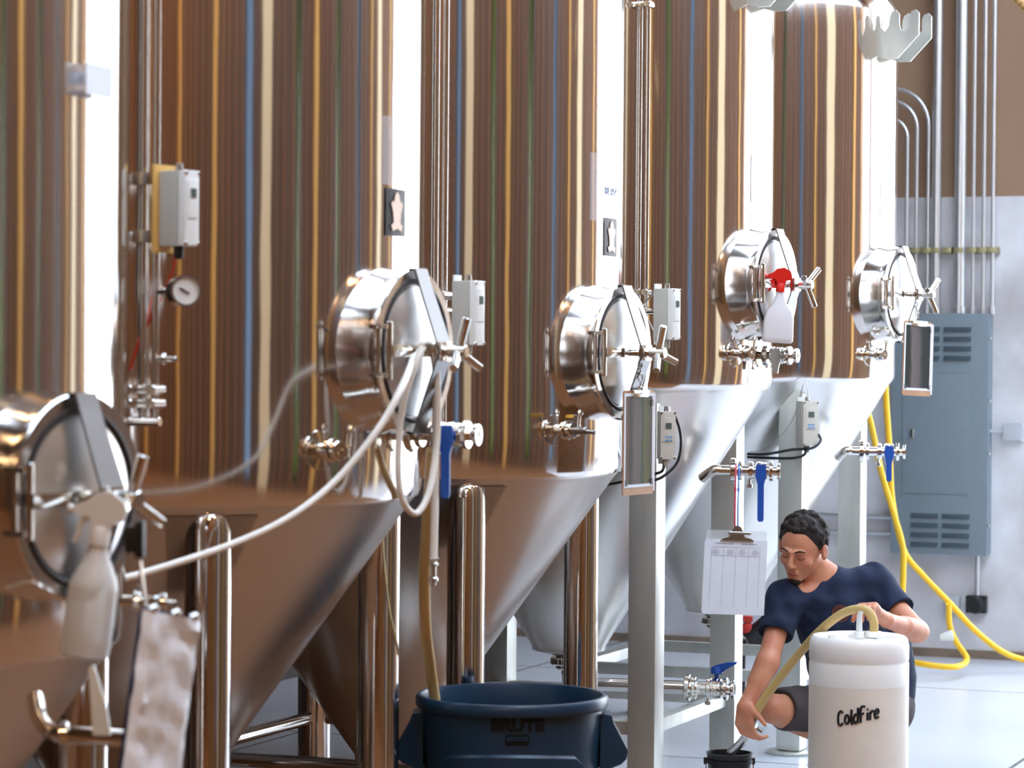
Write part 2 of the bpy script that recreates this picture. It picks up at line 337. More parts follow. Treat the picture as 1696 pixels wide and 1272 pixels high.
# ------------------------------------------------------------------ tanks
def local_pt(a, r, z): return Vector((r * math.cos(a), r * math.sin(a), z))
def wingnut(bm, M, L=.07, r=.0085, a0=20):
    cyl(bm, M @ Vector((0, 0, -.01)), M @ Vector((0, 0, .045)), .017)
    for k in range(3):
        a = R_(a0 + 120 * k)
        cyl(bm, M @ Vector((0, 0, .02)), M @ Vector((L * math.cos(a), L * math.sin(a), .045)), r, n=12)
def manway(t, z, ang, R=.8, p=.085, r=.213, a0=20):
    # local z of M = outward, local x = up, local y = sideways
    d = Vector((math.cos(ang), math.sin(ang), 0)); up = Vector((0, 0, 1)); side = up.cross(d)
    M = Matrix.Translation(d * R + Vector((0, 0, z))) @ Matrix((side, up, d)).transposed().to_4x4()   # x=side (away from camera), y=up, z=out
    bm = NB()
    lathe(bm, [(r + .012, -.10), (r + .010, -.02), (r + .002, p - .035), (r + .004, p - .028), (r + .004, p - .004), (r, p), (r - .024, p), (r - .026, p - .004), (r - .026, -.05)], M, 72)
    mw = obj('manway', bm, COLLAR, t)
    bm = NB(); rl = r - .035
    lathe(bm, [(0, p + .026), (rl * .35, p + .023), (rl * .7, p + .013), (rl - .02, p + .002), (rl - .008, p - .001), (rl - .006, p - .006), (rl, p - .006), (rl, p - .03), (0, p - .03)], M, 72)
    obj('lid', bm, LID, mw)
    bm = NB(); lathe(bm, [(rl - .003, p - .02), (rl - .003, p + .001), (rl + .004, p + .004), (rl + .011, p + .002), (rl + .012, p - .02)], M, 72); obj('gasket', bm, mat('dark_gasket', (.02, .012, .01), .6) if 'dark_gasket' not in MATS else MATS['dark_gasket'], mw)
    # bowed vertical yoke bar
    bm = NB(); hub = p + .085; w = .033; th = .006; pr = [(-r - .004, p - .02), (-r - .004, p + .008), (-r + .04, p + .022), (0, hub), (r - .04, p + .022), (r + .004, p + .008), (r + .004, p - .02)]
    for side_ in (0,):
        vs_ = []
        for (yy, zz) in pr:
            ww = w * (1.0 if abs(yy) > .05 else 1.15)
            vs_.append([bm.verts.new(M @ Vector((sx_ * ww, yy, zz + o))) for sx_, o in ((-1, 0), (1, 0), (1, th), (-1, th))])
        for A, B in zip(vs_, vs_[1:]):
            for i in range(4): bm.faces.new((A[i], A[(i + 1) % 4], B[(i + 1) % 4], B[i]))
        bm.faces.new(vs_[0]); bm.faces.new(vs_[-1])
    obj('yoke', bm, YOKE, mw, angle=20)
    # horizontal hinge arm
    bm = NB(); box(bm, (-r * .5, 0, p + .045), (r, .030, .007), M, .001); box(bm, (-.004, 0, hub - .004), (.06, .05, .02), M, .003); box(bm, (-r * .45, 0, p + .035), (.03, .028, .02), M, .003)
    cyl(bm, M @ Vector((0, 0, p + .02)), M @ Vector((0, 0, hub + .03)), .012); obj('hinge_arm', bm, FIT, mw)
    bm = NB()
    for s in (-1, 1): box(bm, (-r - .002, s * .062, p + .012), (.034, .012, .05), M, .002)
    cyl(bm, M @ Vector((-r + .004, -.075, p + .034)), M @ Vector((-r + .004, .075, p + .034)), .0085); cyl(bm, M @ Vector((-r - .014, -.06, p + .012)), M @ Vector((-r - .014, .06, p + .012)), .007)
    obj('hinge', bm, FIT, mw)
    bm = NB(); wingnut(bm, M @ Matrix.Translation((0, 0, hub + .02)), a0=a0, L=.088, r=.0115); obj('wing_nut', bm, FIT, mw)
    return M, hub
def ferrule(t, a, z, R, style=0, gold=False):
    d = Vector((math.cos(a), math.sin(a), 0)); p = d * (R - .005) + Vector((0, 0, z)); s = Vector((-d.y, d.x, 0)); up = Vector((0, 0, 1))
    bm = NB(); lathe(bm, [(.055, 0), (.05, .008), (.02, .012)], ringM(p, d), 28)
    cyl(bm, p, p + d * .07, .019); disc_ring(bm, p + d * .045, d, .018, .031, .018); disc_ring(bm, p + d * .066, d, .010, .026, .02)
    v = obj('sample_port', bm, FIT, t)
    bm = NB(); q = p + d * .055
    cyl(bm, q + s * .030 + up * .004, q + s * .062 + up * .012, .005); cyl(bm, q + s * .05 + up * .012, q + s * .058 + up * .052, .006); cyl(bm, q + s * .05 - up * .02, q + s * .052 + up * .02, .004)
    cyl(bm, q + s * .058 + up * .05, q + s * .063 + up * .06, .010, n=12)
    obj('clamp_screw', bm, FIT, v)
    if style == 1:
        bm = NB(); cyl(bm, p + d * .07, p + d * .14, .012); cyl(bm, p + d * .09 - up * .015, p + d * .09 + up * .05, .009); cyl(bm, p + d * .13, p + d * .175 - up * .004, .007)
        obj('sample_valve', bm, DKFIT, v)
        bm = NB(); box(bm, p + d * .09 + up * .045 - s * .02, (.014, .055, .010), Matrix(), .003); obj('lever', bm, mat('amber_lever', (.75, .42, .03), .35) if 'amber_lever' not in MATS else MATS['amber_lever'], v)
def butterfly(parent, p, d, L0=.05, L1=.22, r=.020, handle=BLUEP, hdir=(0, 0, -1), hl=.17, name='outlet_valve', elbow=None, wing=False):
    """pipe stub from p along d, two clamps, valve body and a hanging handle"""
    p = Vector(p); d = Vector(d).normalized(); up = Vector((0, 0, 1)); s = up.cross(d).normalized()
    bm = NB()
    if elbow is not None: tube(bm, [Vector(elbow), p - d * .01, p + d * .02], r, 16, smooth=6)
    cyl(bm, p, p + d * L1, r)
    disc_ring(bm, p + d * (L0), d, r - .002, r + .028, .022); disc_ring(bm, p + d * (L0 + .028), d, r - .002, r + .018, .016)
    for q in (.60, .76): disc_ring(bm, p + d * (L1 * q), d, r - .002, r + .016, .02)
    v = obj(name, bm, FIT, parent)
    bm = NB(); c = p + d * (L1 * .84)
    cyl(bm, c - d * .022, c + d * .022, r + .014); disc_ring(bm, c + d * .03, d, r - .004, r + .02, .014); disc_ring(bm, c + d * .06, d, r - .006, r + .012, .012)
    cyl(bm, c + d * .02, c + d * .06, r - .002); cyl(bm, c - s * .055, c - s * .01, .009)
    obj('valve_body', bm, FIT, v)
    bm = NB(); cyl(bm, p + d * (L0 + .01) - up * .05, p + d * (L0 + .01) - up * .02, .006); obj('clamp_nut', bm, FIT, v)
    bm = NB(); cyl(bm, p + d * (L1 * .62) - up * .06, p + d * (L1 * .62) - up * .02, .006); cyl(bm, p + d * (L1 * .62) - up * .065, p + d * (L1 * .62) - up * .05, .012)
    obj('clamp_nut', bm, FIT, v)
    hd = Vector(hdir).normalized(); h0 = c - s * .058
    bm = NB(); wd = d
    w0, w1 = .020, .012; th = .008
    pts = [(-.026, w0 * .8), (-.012, w0), (.02, w0), (.05, w1), (hl - .01, w1), (hl, w1 * .7)]
    Mh = Matrix.Translation(h0) @ Matrix((wd, hd, wd.cross(hd))).transposed().to_4x4()
    prism(bm, [(w, y) for y, w in pts] + [(-w, y) for y, w in pts[::-1]], -th / 2, th / 2, Mh)
    if wing:                                                     # stubby wing handle standing on top of the valve
        bm.free(); bm = NB(); q = c + up * (r + .045)
        cyl(bm, c + up * r, q, .009); cyl(bm, q - up * .012, q + up * .016, .024, .020)
        Mw_ = Matrix.Translation(q) @ Matrix((d, up, d.cross(up))).transposed().to_4x4()
        prism(bm, [(-.022, -.01), (.012, -.014), (.035, .004), (.078, .030), (.080, .037), (.04, .034), (-.004, .022), (-.022, .012)], -.012, .012, Mw_)
    obj('valve_handle', bm, handle, v, label='blue valve handle' if handle is BLUEP else None)
    return v
def tank(loc, label, R=.8, seam=1.346, slope=1.41, rb=.10, top=3.264, round_legs=True, mz=1.73, ma=R_(-7), a0=20, mr=.213):
    t = thing('fermenter_tank', label, 'tank', (loc[0], loc[1], 0), -ROW, 'stainless fermenter tanks in the row')
    bm = NB(); prof = [(R - .03, seam - .004), (R - .006, seam - .004), (R, seam + .012)]
    zz = seam + .012; k = 16
    for i in range(1, k + 1): prof.append((R, zz + (top - zz) * i / k))
    for i in range(1, 13):
        a = R_(90 * i / 12); prof.append((R * math.cos(a) if i < 12 else 0, top + .30 * math.sin(a)))
    lathe(bm, prof, n=160); obj('shell', bm, SHELL, t, angle=50)
    bm = NB(); rc = R - .012; zb = seam - (rc - rb) * slope
    lathe(bm, [(rc, seam + .005), (rc, seam - .004), (rc - .01, seam - .016), (rc - .02, seam - .028)] + [((rc + (rb - rc) * i / 10), seam - (rc - (rc + (rb - rc) * i / 10)) * slope) for i in range(1, 11)] + [(rb - .004, zb - .02), (.05, zb - .045)], n=128)
    obj('cone', bm, CONE, t, angle=50)
    bm = NB(); cyl(bm, (0, 0, zb - .10), (0, 0, zb - .02), .052); disc_ring(bm, (0, 0, zb - .08), (0, 0, 1), .05, .075, .03); obj('cone_outlet', bm, FIT, t)
    q = .515 if round_legs else .5
    for sx_, sy_ in ((1, -1), (1, 1), (-1, 1), (-1, -1)):
        bm = NB(); c = Vector((sx_ * q * R / .8, sy_ * q * R / .8, 0))
        if round_legs:
            lr = .060; zt = seam - .035
            lathe(bm, [(0, .02), (.09, .02), (.09, .0), (0, 0)], Matrix.Translation(c), 24)
            lathe(bm, [(lr, .02), (lr, zt - .03), (lr * .94, zt), (lr * .75, zt + .02), (lr * .4, zt + .034), (0, zt + .038)], Matrix.Translation(c), 32)
            lo = obj('leg', bm, PIPE, t)
            bm = NB(); a = math.atan2(c.y, c.x)                                      # reinforcing pad under the leg head
            hw = .16; rows = []
            for iz in range(5):
                z_ = seam - .03 - .20 * iz / 4; rr_ = rc - (seam - z_) * 1 / slope + .004
                rows.append([bm.verts.new(local_pt(a + hw * (j / 6 - .5) * 2 * (1 - .25 * iz / 4), rr_, z_)) for j in range(7)])
            for A, B in zip(rows, rows[1:]):
                for j in range(6): bm.faces.new((A[j], A[j + 1], B[j + 1], B[j]))
            bmesh.ops.solidify(bm, geom=bm.faces[:], thickness=.004)
            obj('leg_pad', bm, CONE, lo)
        else:
            w = .108; rr_ = (c.length - .02); zt = seam - (rc - c.length - .06) * slope * .3 - .05
            box(bm, c + Vector((0, 0, zt / 2 + .01)), (w, w, zt - .02), None, .006); lo = obj('leg', bm, GALV, t)
            bm = NB(); cyl(bm, c + Vector((0, 0, .001)), c + Vector((0, 0, .014)), .11, n=32); cyl(bm, c, c + Vector((0, 0, .04)), .04); obj('foot_plate', bm, GALV, lo)
    zc = .41 if round_legs else .33
    qq = q * R / .8
    for (a, b) in (((qq, -qq), (qq, qq)), ((qq, qq), (-qq, qq)), ((-qq, qq), (-qq, -qq)), ((-qq, -qq), (qq, -qq))):
        bm = NB()
        if round_legs: cyl(bm, (*a, zc), (*b, zc), .024)
        else:
            m_ = (Vector((*a, zc)) + Vector((*b, zc))) / 2; L = (Vector(b) - Vector(a)).length - .1
            box(bm, m_, (L if abs(a[0] - b[0]) > .1 else .05, L if abs(a[1] - b[1]) > .1 else .05, .05), None, .003)
        obj('leg_brace', bm, PIPE if round_legs else GALV, t)
    M, hub = manway(t, mz, ma, R, a0=a0, r=mr)
    return t, M, hub, zb
def W(t, M, v): return MW[t] @ (M @ Vector(v))
TL = [(-1.62, 5.86), (-1.048, 7.52), (-0.424, 9.18), (0.235, 10.84), (0.955, 12.5)]
TR = [.78, .8, .8, .8, .8]
T0, M0, hub0, zb0 = tank(TL[0], 'nearest stainless fermenter tank, cut by the left edge of the picture', R=.78, seam=1.105, mz=1.435, mr=.205, a0=-35)
T1, M1, hub1, zb1 = tank(TL[1], 'second fermenter tank from the left, with a white hose looped over its hatch', mz=1.735, a0=-30, ma=R_(-4))
T2, M2, hub2, zb2 = tank(TL[2], 'middle fermenter tank, round legs standing behind the blue-grey rubbish bin', mz=1.738, a0=-20, ma=R_(-6))
T3, M3, hub3, zb3 = tank(TL[3], 'square-legged fermenter tank with a red-topped spray bottle on its hatch', seam=1.615, slope=1.63, rb=.15, round_legs=False, mz=2.005, a0=45, mr=.21)
T4, M4, hub4, zb4 = tank(TL[4], 'farthest fermenter tank, square legs behind the crouching man', seam=1.632, slope=1.65, rb=.15, round_legs=False, mz=2.012, a0=50, mr=.21)
TT = [T0, T1, T2, T3, T4]
for i, (px, py, st) in enumerate(((0, 0, 0), (530, 745, 0), (920, 712, 1), (1217, 585, 0), (1440, 587, 0))):
    if i == 0: continue
    a, z = on_tank(TL[i], TR[i], px, py); ferrule(TT[i], a, z, TR[i], st)
# racking valves
def LV(t, w): return MW[t].inverted() @ Vector(w)
def LD(t, w): return MW[t].to_3x3().inverted() @ Vector(w)
a3 = R_(-8)
butterfly(T3, LV(T3, P(1186, 779, 10.38)), LD(T3, (1, -.12, 0)), L0=.055, L1=.205, elbow=LV(T3, P(1163, 792, 10.42)), hdir=(0, 0, -1), hl=.19)
butterfly(T4, LV(T4, P(1404, 747, 12.0)), LD(T4, (1, -.12, 0)), L0=.05, L1=.215, elbow=LV(T4, P(1388, 757, 12.05)), hl=.13)
butterfly(T1, local_pt(R_(2), .79, 1.515), (1, .06, 0), L0=.03, L1=.19, hl=.165, r=.018)
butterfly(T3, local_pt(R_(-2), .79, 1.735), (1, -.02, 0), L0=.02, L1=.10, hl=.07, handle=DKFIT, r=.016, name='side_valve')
# bottom outlet of tank 3, running into the aisle
oz = LV(T3, P(1120, 1145, 10.6)).z
bm = NB(); tube(bm, [(0, 0, zb3 - .09), (0.0, 0, oz + .03), (.05, 0.01, oz), (.2, .03, oz), (.50, .07, oz)], .026, 18, smooth=6); dn = obj('drain_pipe', bm, PIPE, T3)
butterfly(T3, (.46, .064, oz), (1, .14, 0), L0=.01, L1=.16, r=.026, hdir=(.9, .1, .35), hl=.13, name='drain_valve', wing=True)
# tank 0 : lower valve assembly
v0 = Vector(P(85, 1212, 5.35)); bm = NB()
tube(bm, [P(58, 1155, 5.45), P(66, 1190, 5.4), P(85, 1212, 5.36), P(130, 1218, 5.34), P(250, 1226, 5.30)], .0175, 16, smooth=6)
disc_ring(bm, P(98, 1214, 5.35), (1, 0, 0), .012, .024, .02); pp = obj('lower_pipe', bm, FIT, T0, world=True)
bm = NB(); disc_ring(bm, P(120, 1216, 5.33), (1, -.45, 0), .012, .046, .014); obj('wing_flange', bm, WPLAS, pp)
pp.children and None
bm = NB(); prism(bm, [(-.012, -.01), (.022, -.01), (.012, .05), (-.012, .125), (-.022, .12)], 0, .012, Matrix.Translation(P(166, 1208, 5.22)) @ Matrix.Rotation(R_(90), 4, 'X')); obj('white_lever', bm, WPLAS, pp, world=True)
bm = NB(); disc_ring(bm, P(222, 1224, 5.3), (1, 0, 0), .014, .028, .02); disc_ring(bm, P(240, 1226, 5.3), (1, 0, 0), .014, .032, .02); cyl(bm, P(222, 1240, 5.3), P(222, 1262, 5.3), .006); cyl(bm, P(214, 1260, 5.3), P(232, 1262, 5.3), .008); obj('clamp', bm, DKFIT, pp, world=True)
bm = NB(); cyl(bm, P(206, 996, 5.5), P(262, 997, 5.4), .012); disc_ring(bm, P(222, 996, 5.45), (1, 0, 0), .010, .022, .014); disc_ring(bm, P(266, 997, 5.4), (1, 0, 0), .004, .018, .012)
cyl(bm, P(264, 997, 5.4), P(290, 1000, 5.38), .006); cyl(bm, P(232, 968, 5.45), P(232, 990, 5.45), .007); obj('side_port', bm, FIT, T0, world=True)
# hooks (hose brackets) high on tank 3 and 4
def lug(t, z, a, R=.8):
    d = Vector((math.cos(a), math.sin(a), 0)); s = Vector((-d.y, d.x, 0)); up = Vector((0, 0, 1))
    out = [(-.02, .0), (.05, -.02), (.10, -.02), (.20, .08), (.20, .175), (.185, .19), (.165, .185), (.155, .165), (.155, .115), (.135, .095), (.115, .105), (.108, .13), (.108, .175), (.09, .195), (.07, .185), (.062, .16), (.062, .13), (.04, .10), (.02, .12), (.015, .17), (-.02, .19)]
    lg = None
    for off in (-.075, .075):
        M = Matrix.Translation(d * (R - .01) + s * off + up * z) @ Matrix((d, up, d.cross(up))).transposed().to_4x4(); bm = NB(); prism(bm, out, -.004, .004, M); 
        if lg is None: lg = obj('hose_hook', bm, GALV, t)
        else: obj('hook_plate', bm, GALV, lg)
    bm = NB(); box(bm, d * (R + .02) + up * (z + .05), (.05, .15, .008), Matrix.Rotation(0, 4, 'Z')); obj('cross_bar', bm, LID, lg)
lug(T4, 3.07, R_(-8)); lug(T3, 3.08, R_(-8))
# plaques, papers and lettering on the shells
DKPL = mat('dark_plaque', (.05, .045, .05), .35); TANF = mat('cream_emblem', (.85, .62, .48), .5)
def plaque(t, i, px, py, w=.12, h=.125):
    a, z = on_tank(TL[i], TR[i], px, py); bm = NB(); R = TR[i]
    for ix in range(6):
        pass
    rows = [[bm.verts.new((x, y, .003)) for x in np.linspace(-w / 2, w / 2, 9)] for y in (-h / 2, h / 2)]
    for j in range(8): bm.faces.new((rows[0][j], rows[0][j + 1], rows[1][j + 1], rows[1][j]))
    bmesh.ops.solidify(bm, geom=bm.faces[:], thickness=.003); wrap(bm, R, a, z); pl = obj('plaque', bm, DKPL, t)
    bm = NB(); sh = [(-.026, -.05), (-.034, -.036), (-.02, -.028), (-.024, .0), (-.034, .02), (-.026, .03), (-.018, .024), (-.012, .045), (.0, .054), (.012, .045), (.018, .024), (.028, .03), (.034, .018), (.024, .0), (.02, -.028), (.034, -.036), (.026, -.05), (.0, -.043)]
    prism(bm, sh, .004, .006); wrap(bm, R, a, z); obj('emblem', bm, TANF, pl)
plaque(T1, 1, 655, 352); plaque(T2, 2, 1011, 393)
FAINT = mat('faint_grey_lettering', (.42, .46, .62), .6)
a, z = on_tank(TL[2], .8, 1013, 318); bm = text_bm('BETSY', .034, bold=.001, sx=1.3); wrap(bm, .8015, a, z); obj('name_lettering', bm, FAINT, T2)
STK = mat('clear_sticker', (.80, .82, .88), .25, alpha=.25)
def sheet(t, i, px, py, w, h, m=STK, nm='taped_sheet'):
    a, z = on_tank(TL[i], TR[i], px, py); bm = NB(); rows = [[bm.verts.new((x, y, .0)) for x in np.linspace(-w / 2, w / 2, 9)] for y in (-h / 2, h / 2)]
    for j in range(8): bm.faces.new((rows[0][j], rows[0][j + 1], rows[1][j + 1], rows[1][j]))
    bmesh.ops.solidify(bm, geom=bm.faces[:], thickness=.001); wrap(bm, TR[i] + .002, a, z); obj(nm, bm, m, t)
BK = mat('dark_green_edge', (.04, .07, .05), .5)
sheet(T1, 1, 648, 250, .10, .18); sheet(T2, 2, 990, 310, .10, .22)
sheet(T3, 3, 1245, 295, .006, .18, BK, 'sign_edge'); sheet(T4, 4, 1458, 330, .008, .17, BK, 'sign_edge')
# bracket plate on tank 0
a, z = on_tank(TL[0], .78, 148, 134); d = local_pt(a, 1, 0); s = Vector((-d.y, d.x, 0)); up = Vector((0, 0, 1))
bm = NB(); Mb = Matrix.Translation(d * .80 + up * z) @ Matrix((s, up, d)).transposed().to_4x4()
prism(bm, rounded(.12, .065, .004), .0, .004, Mb); box(bm, (-.052, .02, -.012), (.012, .012, .03), Mb); box(bm, (-.052, -.02, -.012), (.012, .012, .03), Mb); box(bm, (.0, 0, -.015), (.03, .03, .03), Mb)
obj('name_bracket', bm, PAPER, T0)
# gauge-like dark cap on tank 0 hub
bm = NB(); c = P(232, 893, 5.02); cyl(bm, c - Vector((.0, .02, 0)), c + Vector((.012, .02, 0)), .001)
bm.free(); bm = NB(); box(bm, c, (.018, .03, .07), None, .006); box(bm, c + Vector((-.018, 0, 0)), (.02, .028, .05), None, .004); obj('dark_latch', bm, BLACK, T0, world=True)

# ------------------------------------------------------------------ riser pipes between the tanks
def riser(px, D, label, zs, offs, extra=None):
    c = P(px, 590, D); t = thing('riser_pipes', label, 'pipes', (c.x, c.y, 0), -ROW, 'riser pipe sets between the tanks')
    tops = 3.6
    for (dx, dy, r), z0 in zip(offs, zs):
        bm = NB(); cyl(bm, (dx, dy, z0), (dx, dy, tops), r, n=16, bev=.002); obj('pipe', bm, PIPE, t)
    return t, c
offsA = [(-.03, .02, .010), (-.005, -.01, .0085), (.024, .0, .0085)]
z1a = P(245, 705, 6.5).z
t_r1, c_r1 = riser(243, 6.5, 'set of thin upright steel pipes beside the nearest tank, carrying a gauge', [z1a + .3, z1a, z1a], offsA)
def clampset(t, zz, wid=.08):
    bm = NB(); box(bm, (0, -.012, zz), (wid, .03, .018), None, .004); cyl(bm, (-.035, -.03, zz), (-.035, .02, zz), .012); cyl(bm, (.03, -.035, zz), (.03, .02, zz), .013); obj('pipe_clamp', bm, FIT, t)
for py in (296, 392, 645, 668): clampset(t_r1, P(243, py, 6.5).z)
bm = NB(); cyl(bm, (-.04, -.012, z1a + .01), (.045, -.012, z1a + .01), .011); obj('bottom_manifold', bm, FIT, t_r1)
bm = NB(); cyl(bm, P(262, 594, 6.45), P(292, 595, 6.42), .006); disc_ring(bm, P(268, 594, 6.45), (1, 0, 0), .004, .014, .01); obj('bleed_valve', bm, FIT, t_r1, world=True)
# pressure gauge
g0 = P(304, 482, 6.35); tg = thing('pressure_gauge', 'round pressure gauge on the thin pipes below the left control box', 'gauge', g0)
nrm = Vector((-g0.x * .3 + .35, -1, 0.05)).normalized()
bm = NB(); Mg = ringM(g0, nrm); lathe(bm, [(0, -.03), (.030, -.03), (.035, -.025), (.035, .006), (.038, .008), (.038, .014), (.032, .014), (.031, .010)], Mg, 40); obj('case', bm, FIT, tg, world=True)
bm = NB(); lathe(bm, [(0, .009), (.0315, .009), (.0315, .006), (0, .006)], Mg, 40); obj('dial', bm, mat('dial_face', (.72, .70, .66), .5), tg, world=True)
bm = NB(); cyl(bm, Mg @ Vector((-.014, .006, .011)), Mg @ Vector((.010, -.006, .011)), .0022, n=8); obj('needle', bm, BLACK, tg, world=True)
bm = NB(); cyl(bm, g0 + Vector((-.032, 0, 0)), P(262, 484, 6.4), .006); disc_ring(bm, P(266, 484, 6.4), (1, 0, 0), .004, .011, .01); obj('stem', bm, FIT, tg, world=True)
offsB = [(-.022, .02, .008), (0.0, -.01, .009), (.026, .0, .009)]
t_r2, c_r2 = riser(722, 8.145, 'set of thin upright steel pipes between the second and middle tanks', [1.45, 1.45, 1.45], offsB)
for py in (488, 515): clampset(t_r2, P(722, py, 8.14).z, .07)
t_r3, c_r3 = riser(1058, 9.79, 'set of thin upright steel pipes between the middle and square-legged tanks', [1.6, 1.6, 1.6], [(-.02, .02, .006), (.0, -.01, .0075), (.026, .0, .0075)])
for py in (8, 484, 515): clampset(t_r3, P(1058, py, 9.79).z, .055)

# ------------------------------------------------------------------ control boxes
def cbox(label, px0, py0, px1, py1, D, yaw, side=GPLAS, front=WPLAS, plate=None, keypad=False, dep=.07):
    """box whose visible centre lies at the pixel rectangle; yaw = world angle of its face normal from -Y towards +X"""
    c = P((px0 + px1) / 2, (py0 + py1) / 2, D); h = (py1 - py0) / F * D
    t = thing('control_box', label, 'control box', c, 0, 'temperature control boxes')
    n = Vector((math.sin(yaw), -math.cos(yaw), 0)); s = Vector((0, 0, 1)).cross(n); up = Vector((0, 0, 1))     # x=s, y=up, z=n
    M = Matrix.Translation(c) @ Matrix((s, up, n)).transposed().to_4x4()
    tot = (px1 - px0) / F * D; ws = dep * abs(math.sin(yaw)); wf = max((tot - ws) / max(abs(math.cos(yaw)), .15), .05)
    bm = NB(); box(bm, (0, 0, -.012), (wf, h, dep - .024), M, .006); obj('housing', bm, side, t, world=True)
    bm = NB(); box(bm, (0, 0, dep / 2 - .012), (wf, h, .024), M, .007); box(bm, (0, h * .12, dep / 2 + .001), (wf * .72, h * .5, .003), M, .001); fr = obj('cover', bm, front, t, world=True)
    bm = NB(); box(bm, (0, h * .2, dep / 2 + .003), (wf * .38, h * .12, .003), M); obj('display', bm, LCD, t, world=True)
    if keypad:
        bm = NB()
        for i in range(3):
            for j in range(2): box(bm, ((i - 1) * wf * .16, -h * .03 - j * h * .07, dep / 2 + .003), (wf * .1, h * .035, .002), M)
        obj('keypad', bm, INKB, t, world=True)
    bm = NB()
    for sx_ in (-1, 1):
        for sy_ in (-1, 1): cyl(bm, M @ Vector((sx_ * wf * .44, sy_ * h * .465, dep / 2 - .004)), M @ Vector((sx_ * wf * .44, sy_ * h * .465, dep / 2 + .002)), .005, n=10)
    obj('screw', bm, FIT, t, world=True)
    bm = NB(); cyl(bm, M @ Vector((0, -h / 2, 0)), M @ Vector((0, -h / 2 - .03, 0)), .013, .011, n=12); obj('cable_gland', bm, BLACK if plate else GPLAS, t, world=True)
    bm = NB(); cyl(bm, M @ Vector((0, h / 2, 0)), M @ Vector((0, h / 2 + .018, 0)), .010, .008, n=12); obj('top_gland', bm, DKFIT, t, world=True)
    if plate:
        bm = NB(); box(bm, (0, 0, -dep / 2 - .004), (wf + .03, h + .03, .007), M, .002); obj('back_plate', bm, plate, t, world=True)
    else:
        for se_ in (-1, 1): bm = NB(); box(bm, (0, se_ * (h * .5 + .006), -dep / 2 + .003), (wf * .8, .022, .006), M, .002); obj('mounting_ear', bm, WPLAS, t, world=True)
    return t, M, wf, h
b1, Mb1, _, _ = cbox('pale grey control box on an amber plate, above the round pressure gauge', 266, 283, 327, 408, 6.42, R_(55), plate=ORANGEP, dep=.085)
for py in (296, 392): bm = NB(); box(bm, P(245, py, 6.46), (.075, .03, .03), None, .004); obj('bracket', bm, FIT, b1, world=True)
b2, _, _, _ = cbox('pale grey control box right of the hose-draped hatch', 750, 465, 801, 572, 7.95, R_(58), dep=.085)
bm = NB(); cyl(bm, P(728, 518, 8.12), P(752, 519, 7.97), .007); cyl(bm, P(728, 498, 8.1), P(752, 492, 8.0), .003); obj('bracket', bm, FIT, b2, world=True)
b3, _, _, _ = cbox('pale grey control box in front of the square-legged tank, between two hatches', 1084, 478, 1125, 563, 9.6, R_(52), dep=.085)
bm = NB(); cyl(bm, P(1062, 517, 9.75), P(1086, 517, 9.62), .007); cyl(bm, P(1062, 508, 9.75), P(1086, 482, 9.62), .003); cyl(bm, P(1062, 508, 9.75), P(1086, 556, 9.62), .003); obj('bracket', bm, FIT, b3, world=True)
b4, _, _, _ = cbox('cream controller with a blue keypad on the leg behind the brown clipboard', 1088, 681, 1119, 761, 10.04, R_(14), CPLAS, CPLAS, keypad=True, dep=.05)
b5, _, _, _ = cbox('cream controller with a blue keypad on the leg above the man', 1318, 664, 1355, 738, 11.72, R_(28), GPLAS, CPLAS, keypad=True, dep=.06)
def cable(label, pts, r, m, grp=None, nm='cable'):
    bm = NB(); tube(bm, pts, r, 8, smooth=8); return solo(nm, bm, m, label, 'cable', grp)
cable('red cable running down from the left control box behind the gauge', [P(289, 425, 6.42), P(287, 445, 6.45), P(278, 470, 6.5), P(264, 500, 6.56), P(240, 545, 6.62), P(222, 590, 6.66), P(215, 612, 6.68)], .0035, REDC)
cable('short looped wire under the control box right of the hose-draped hatch', [P(757, 575, 7.95), P(757, 588, 7.96), P(764, 598, 7.96), P(772, 592, 7.95), P(772, 580, 7.94)], .0022, DKFIT)
cable('black cables looped behind the cream controller beside the brown clipboard', [P(1090, 688, 10.05), P(1112, 683, 10.08), P(1124, 705, 10.1), P(1128, 735, 10.1), P(1122, 765, 10.1), P(1104, 785, 10.08), P(1085, 795, 10.06), P(1070, 792, 10.08)], .0055, BLACK)
cable('black cable looped lower under the cream controller beside the brown clipboard', [P(1100, 762, 10.05), P(1098, 778, 10.03), P(1088, 784, 10.05), P(1060, 790, 10.06), P(1030, 798, 10.1), P(1004, 803, 10.2)], .0055, BLACK)
cable('upper black cable running left from the controller above the man', [P(1356, 720, 11.75), P(1359, 730, 11.72), P(1345, 742, 11.7), P(1310, 745, 11.72), P(1270, 752, 11.75), P(1238, 752, 11.8)], .006, BLACK, )
cable('lower black cable running left from the controller above the man', [P(1335, 740, 11.72), P(1333, 752, 11.7), P(1318, 758, 11.7), P(1290, 759, 11.74), P(1238, 757, 11.82)], .006, BLACK)
cable('thin wire triangle above the controller over the man', [P(1338, 662, 11.7), P(1337, 640, 11.72), P(1333, 630, 11.74), P(1328, 645, 11.73), P(1310, 700, 11.75), P(1270, 742, 11.78), P(1240, 749, 11.8)], .0018, DKFIT)

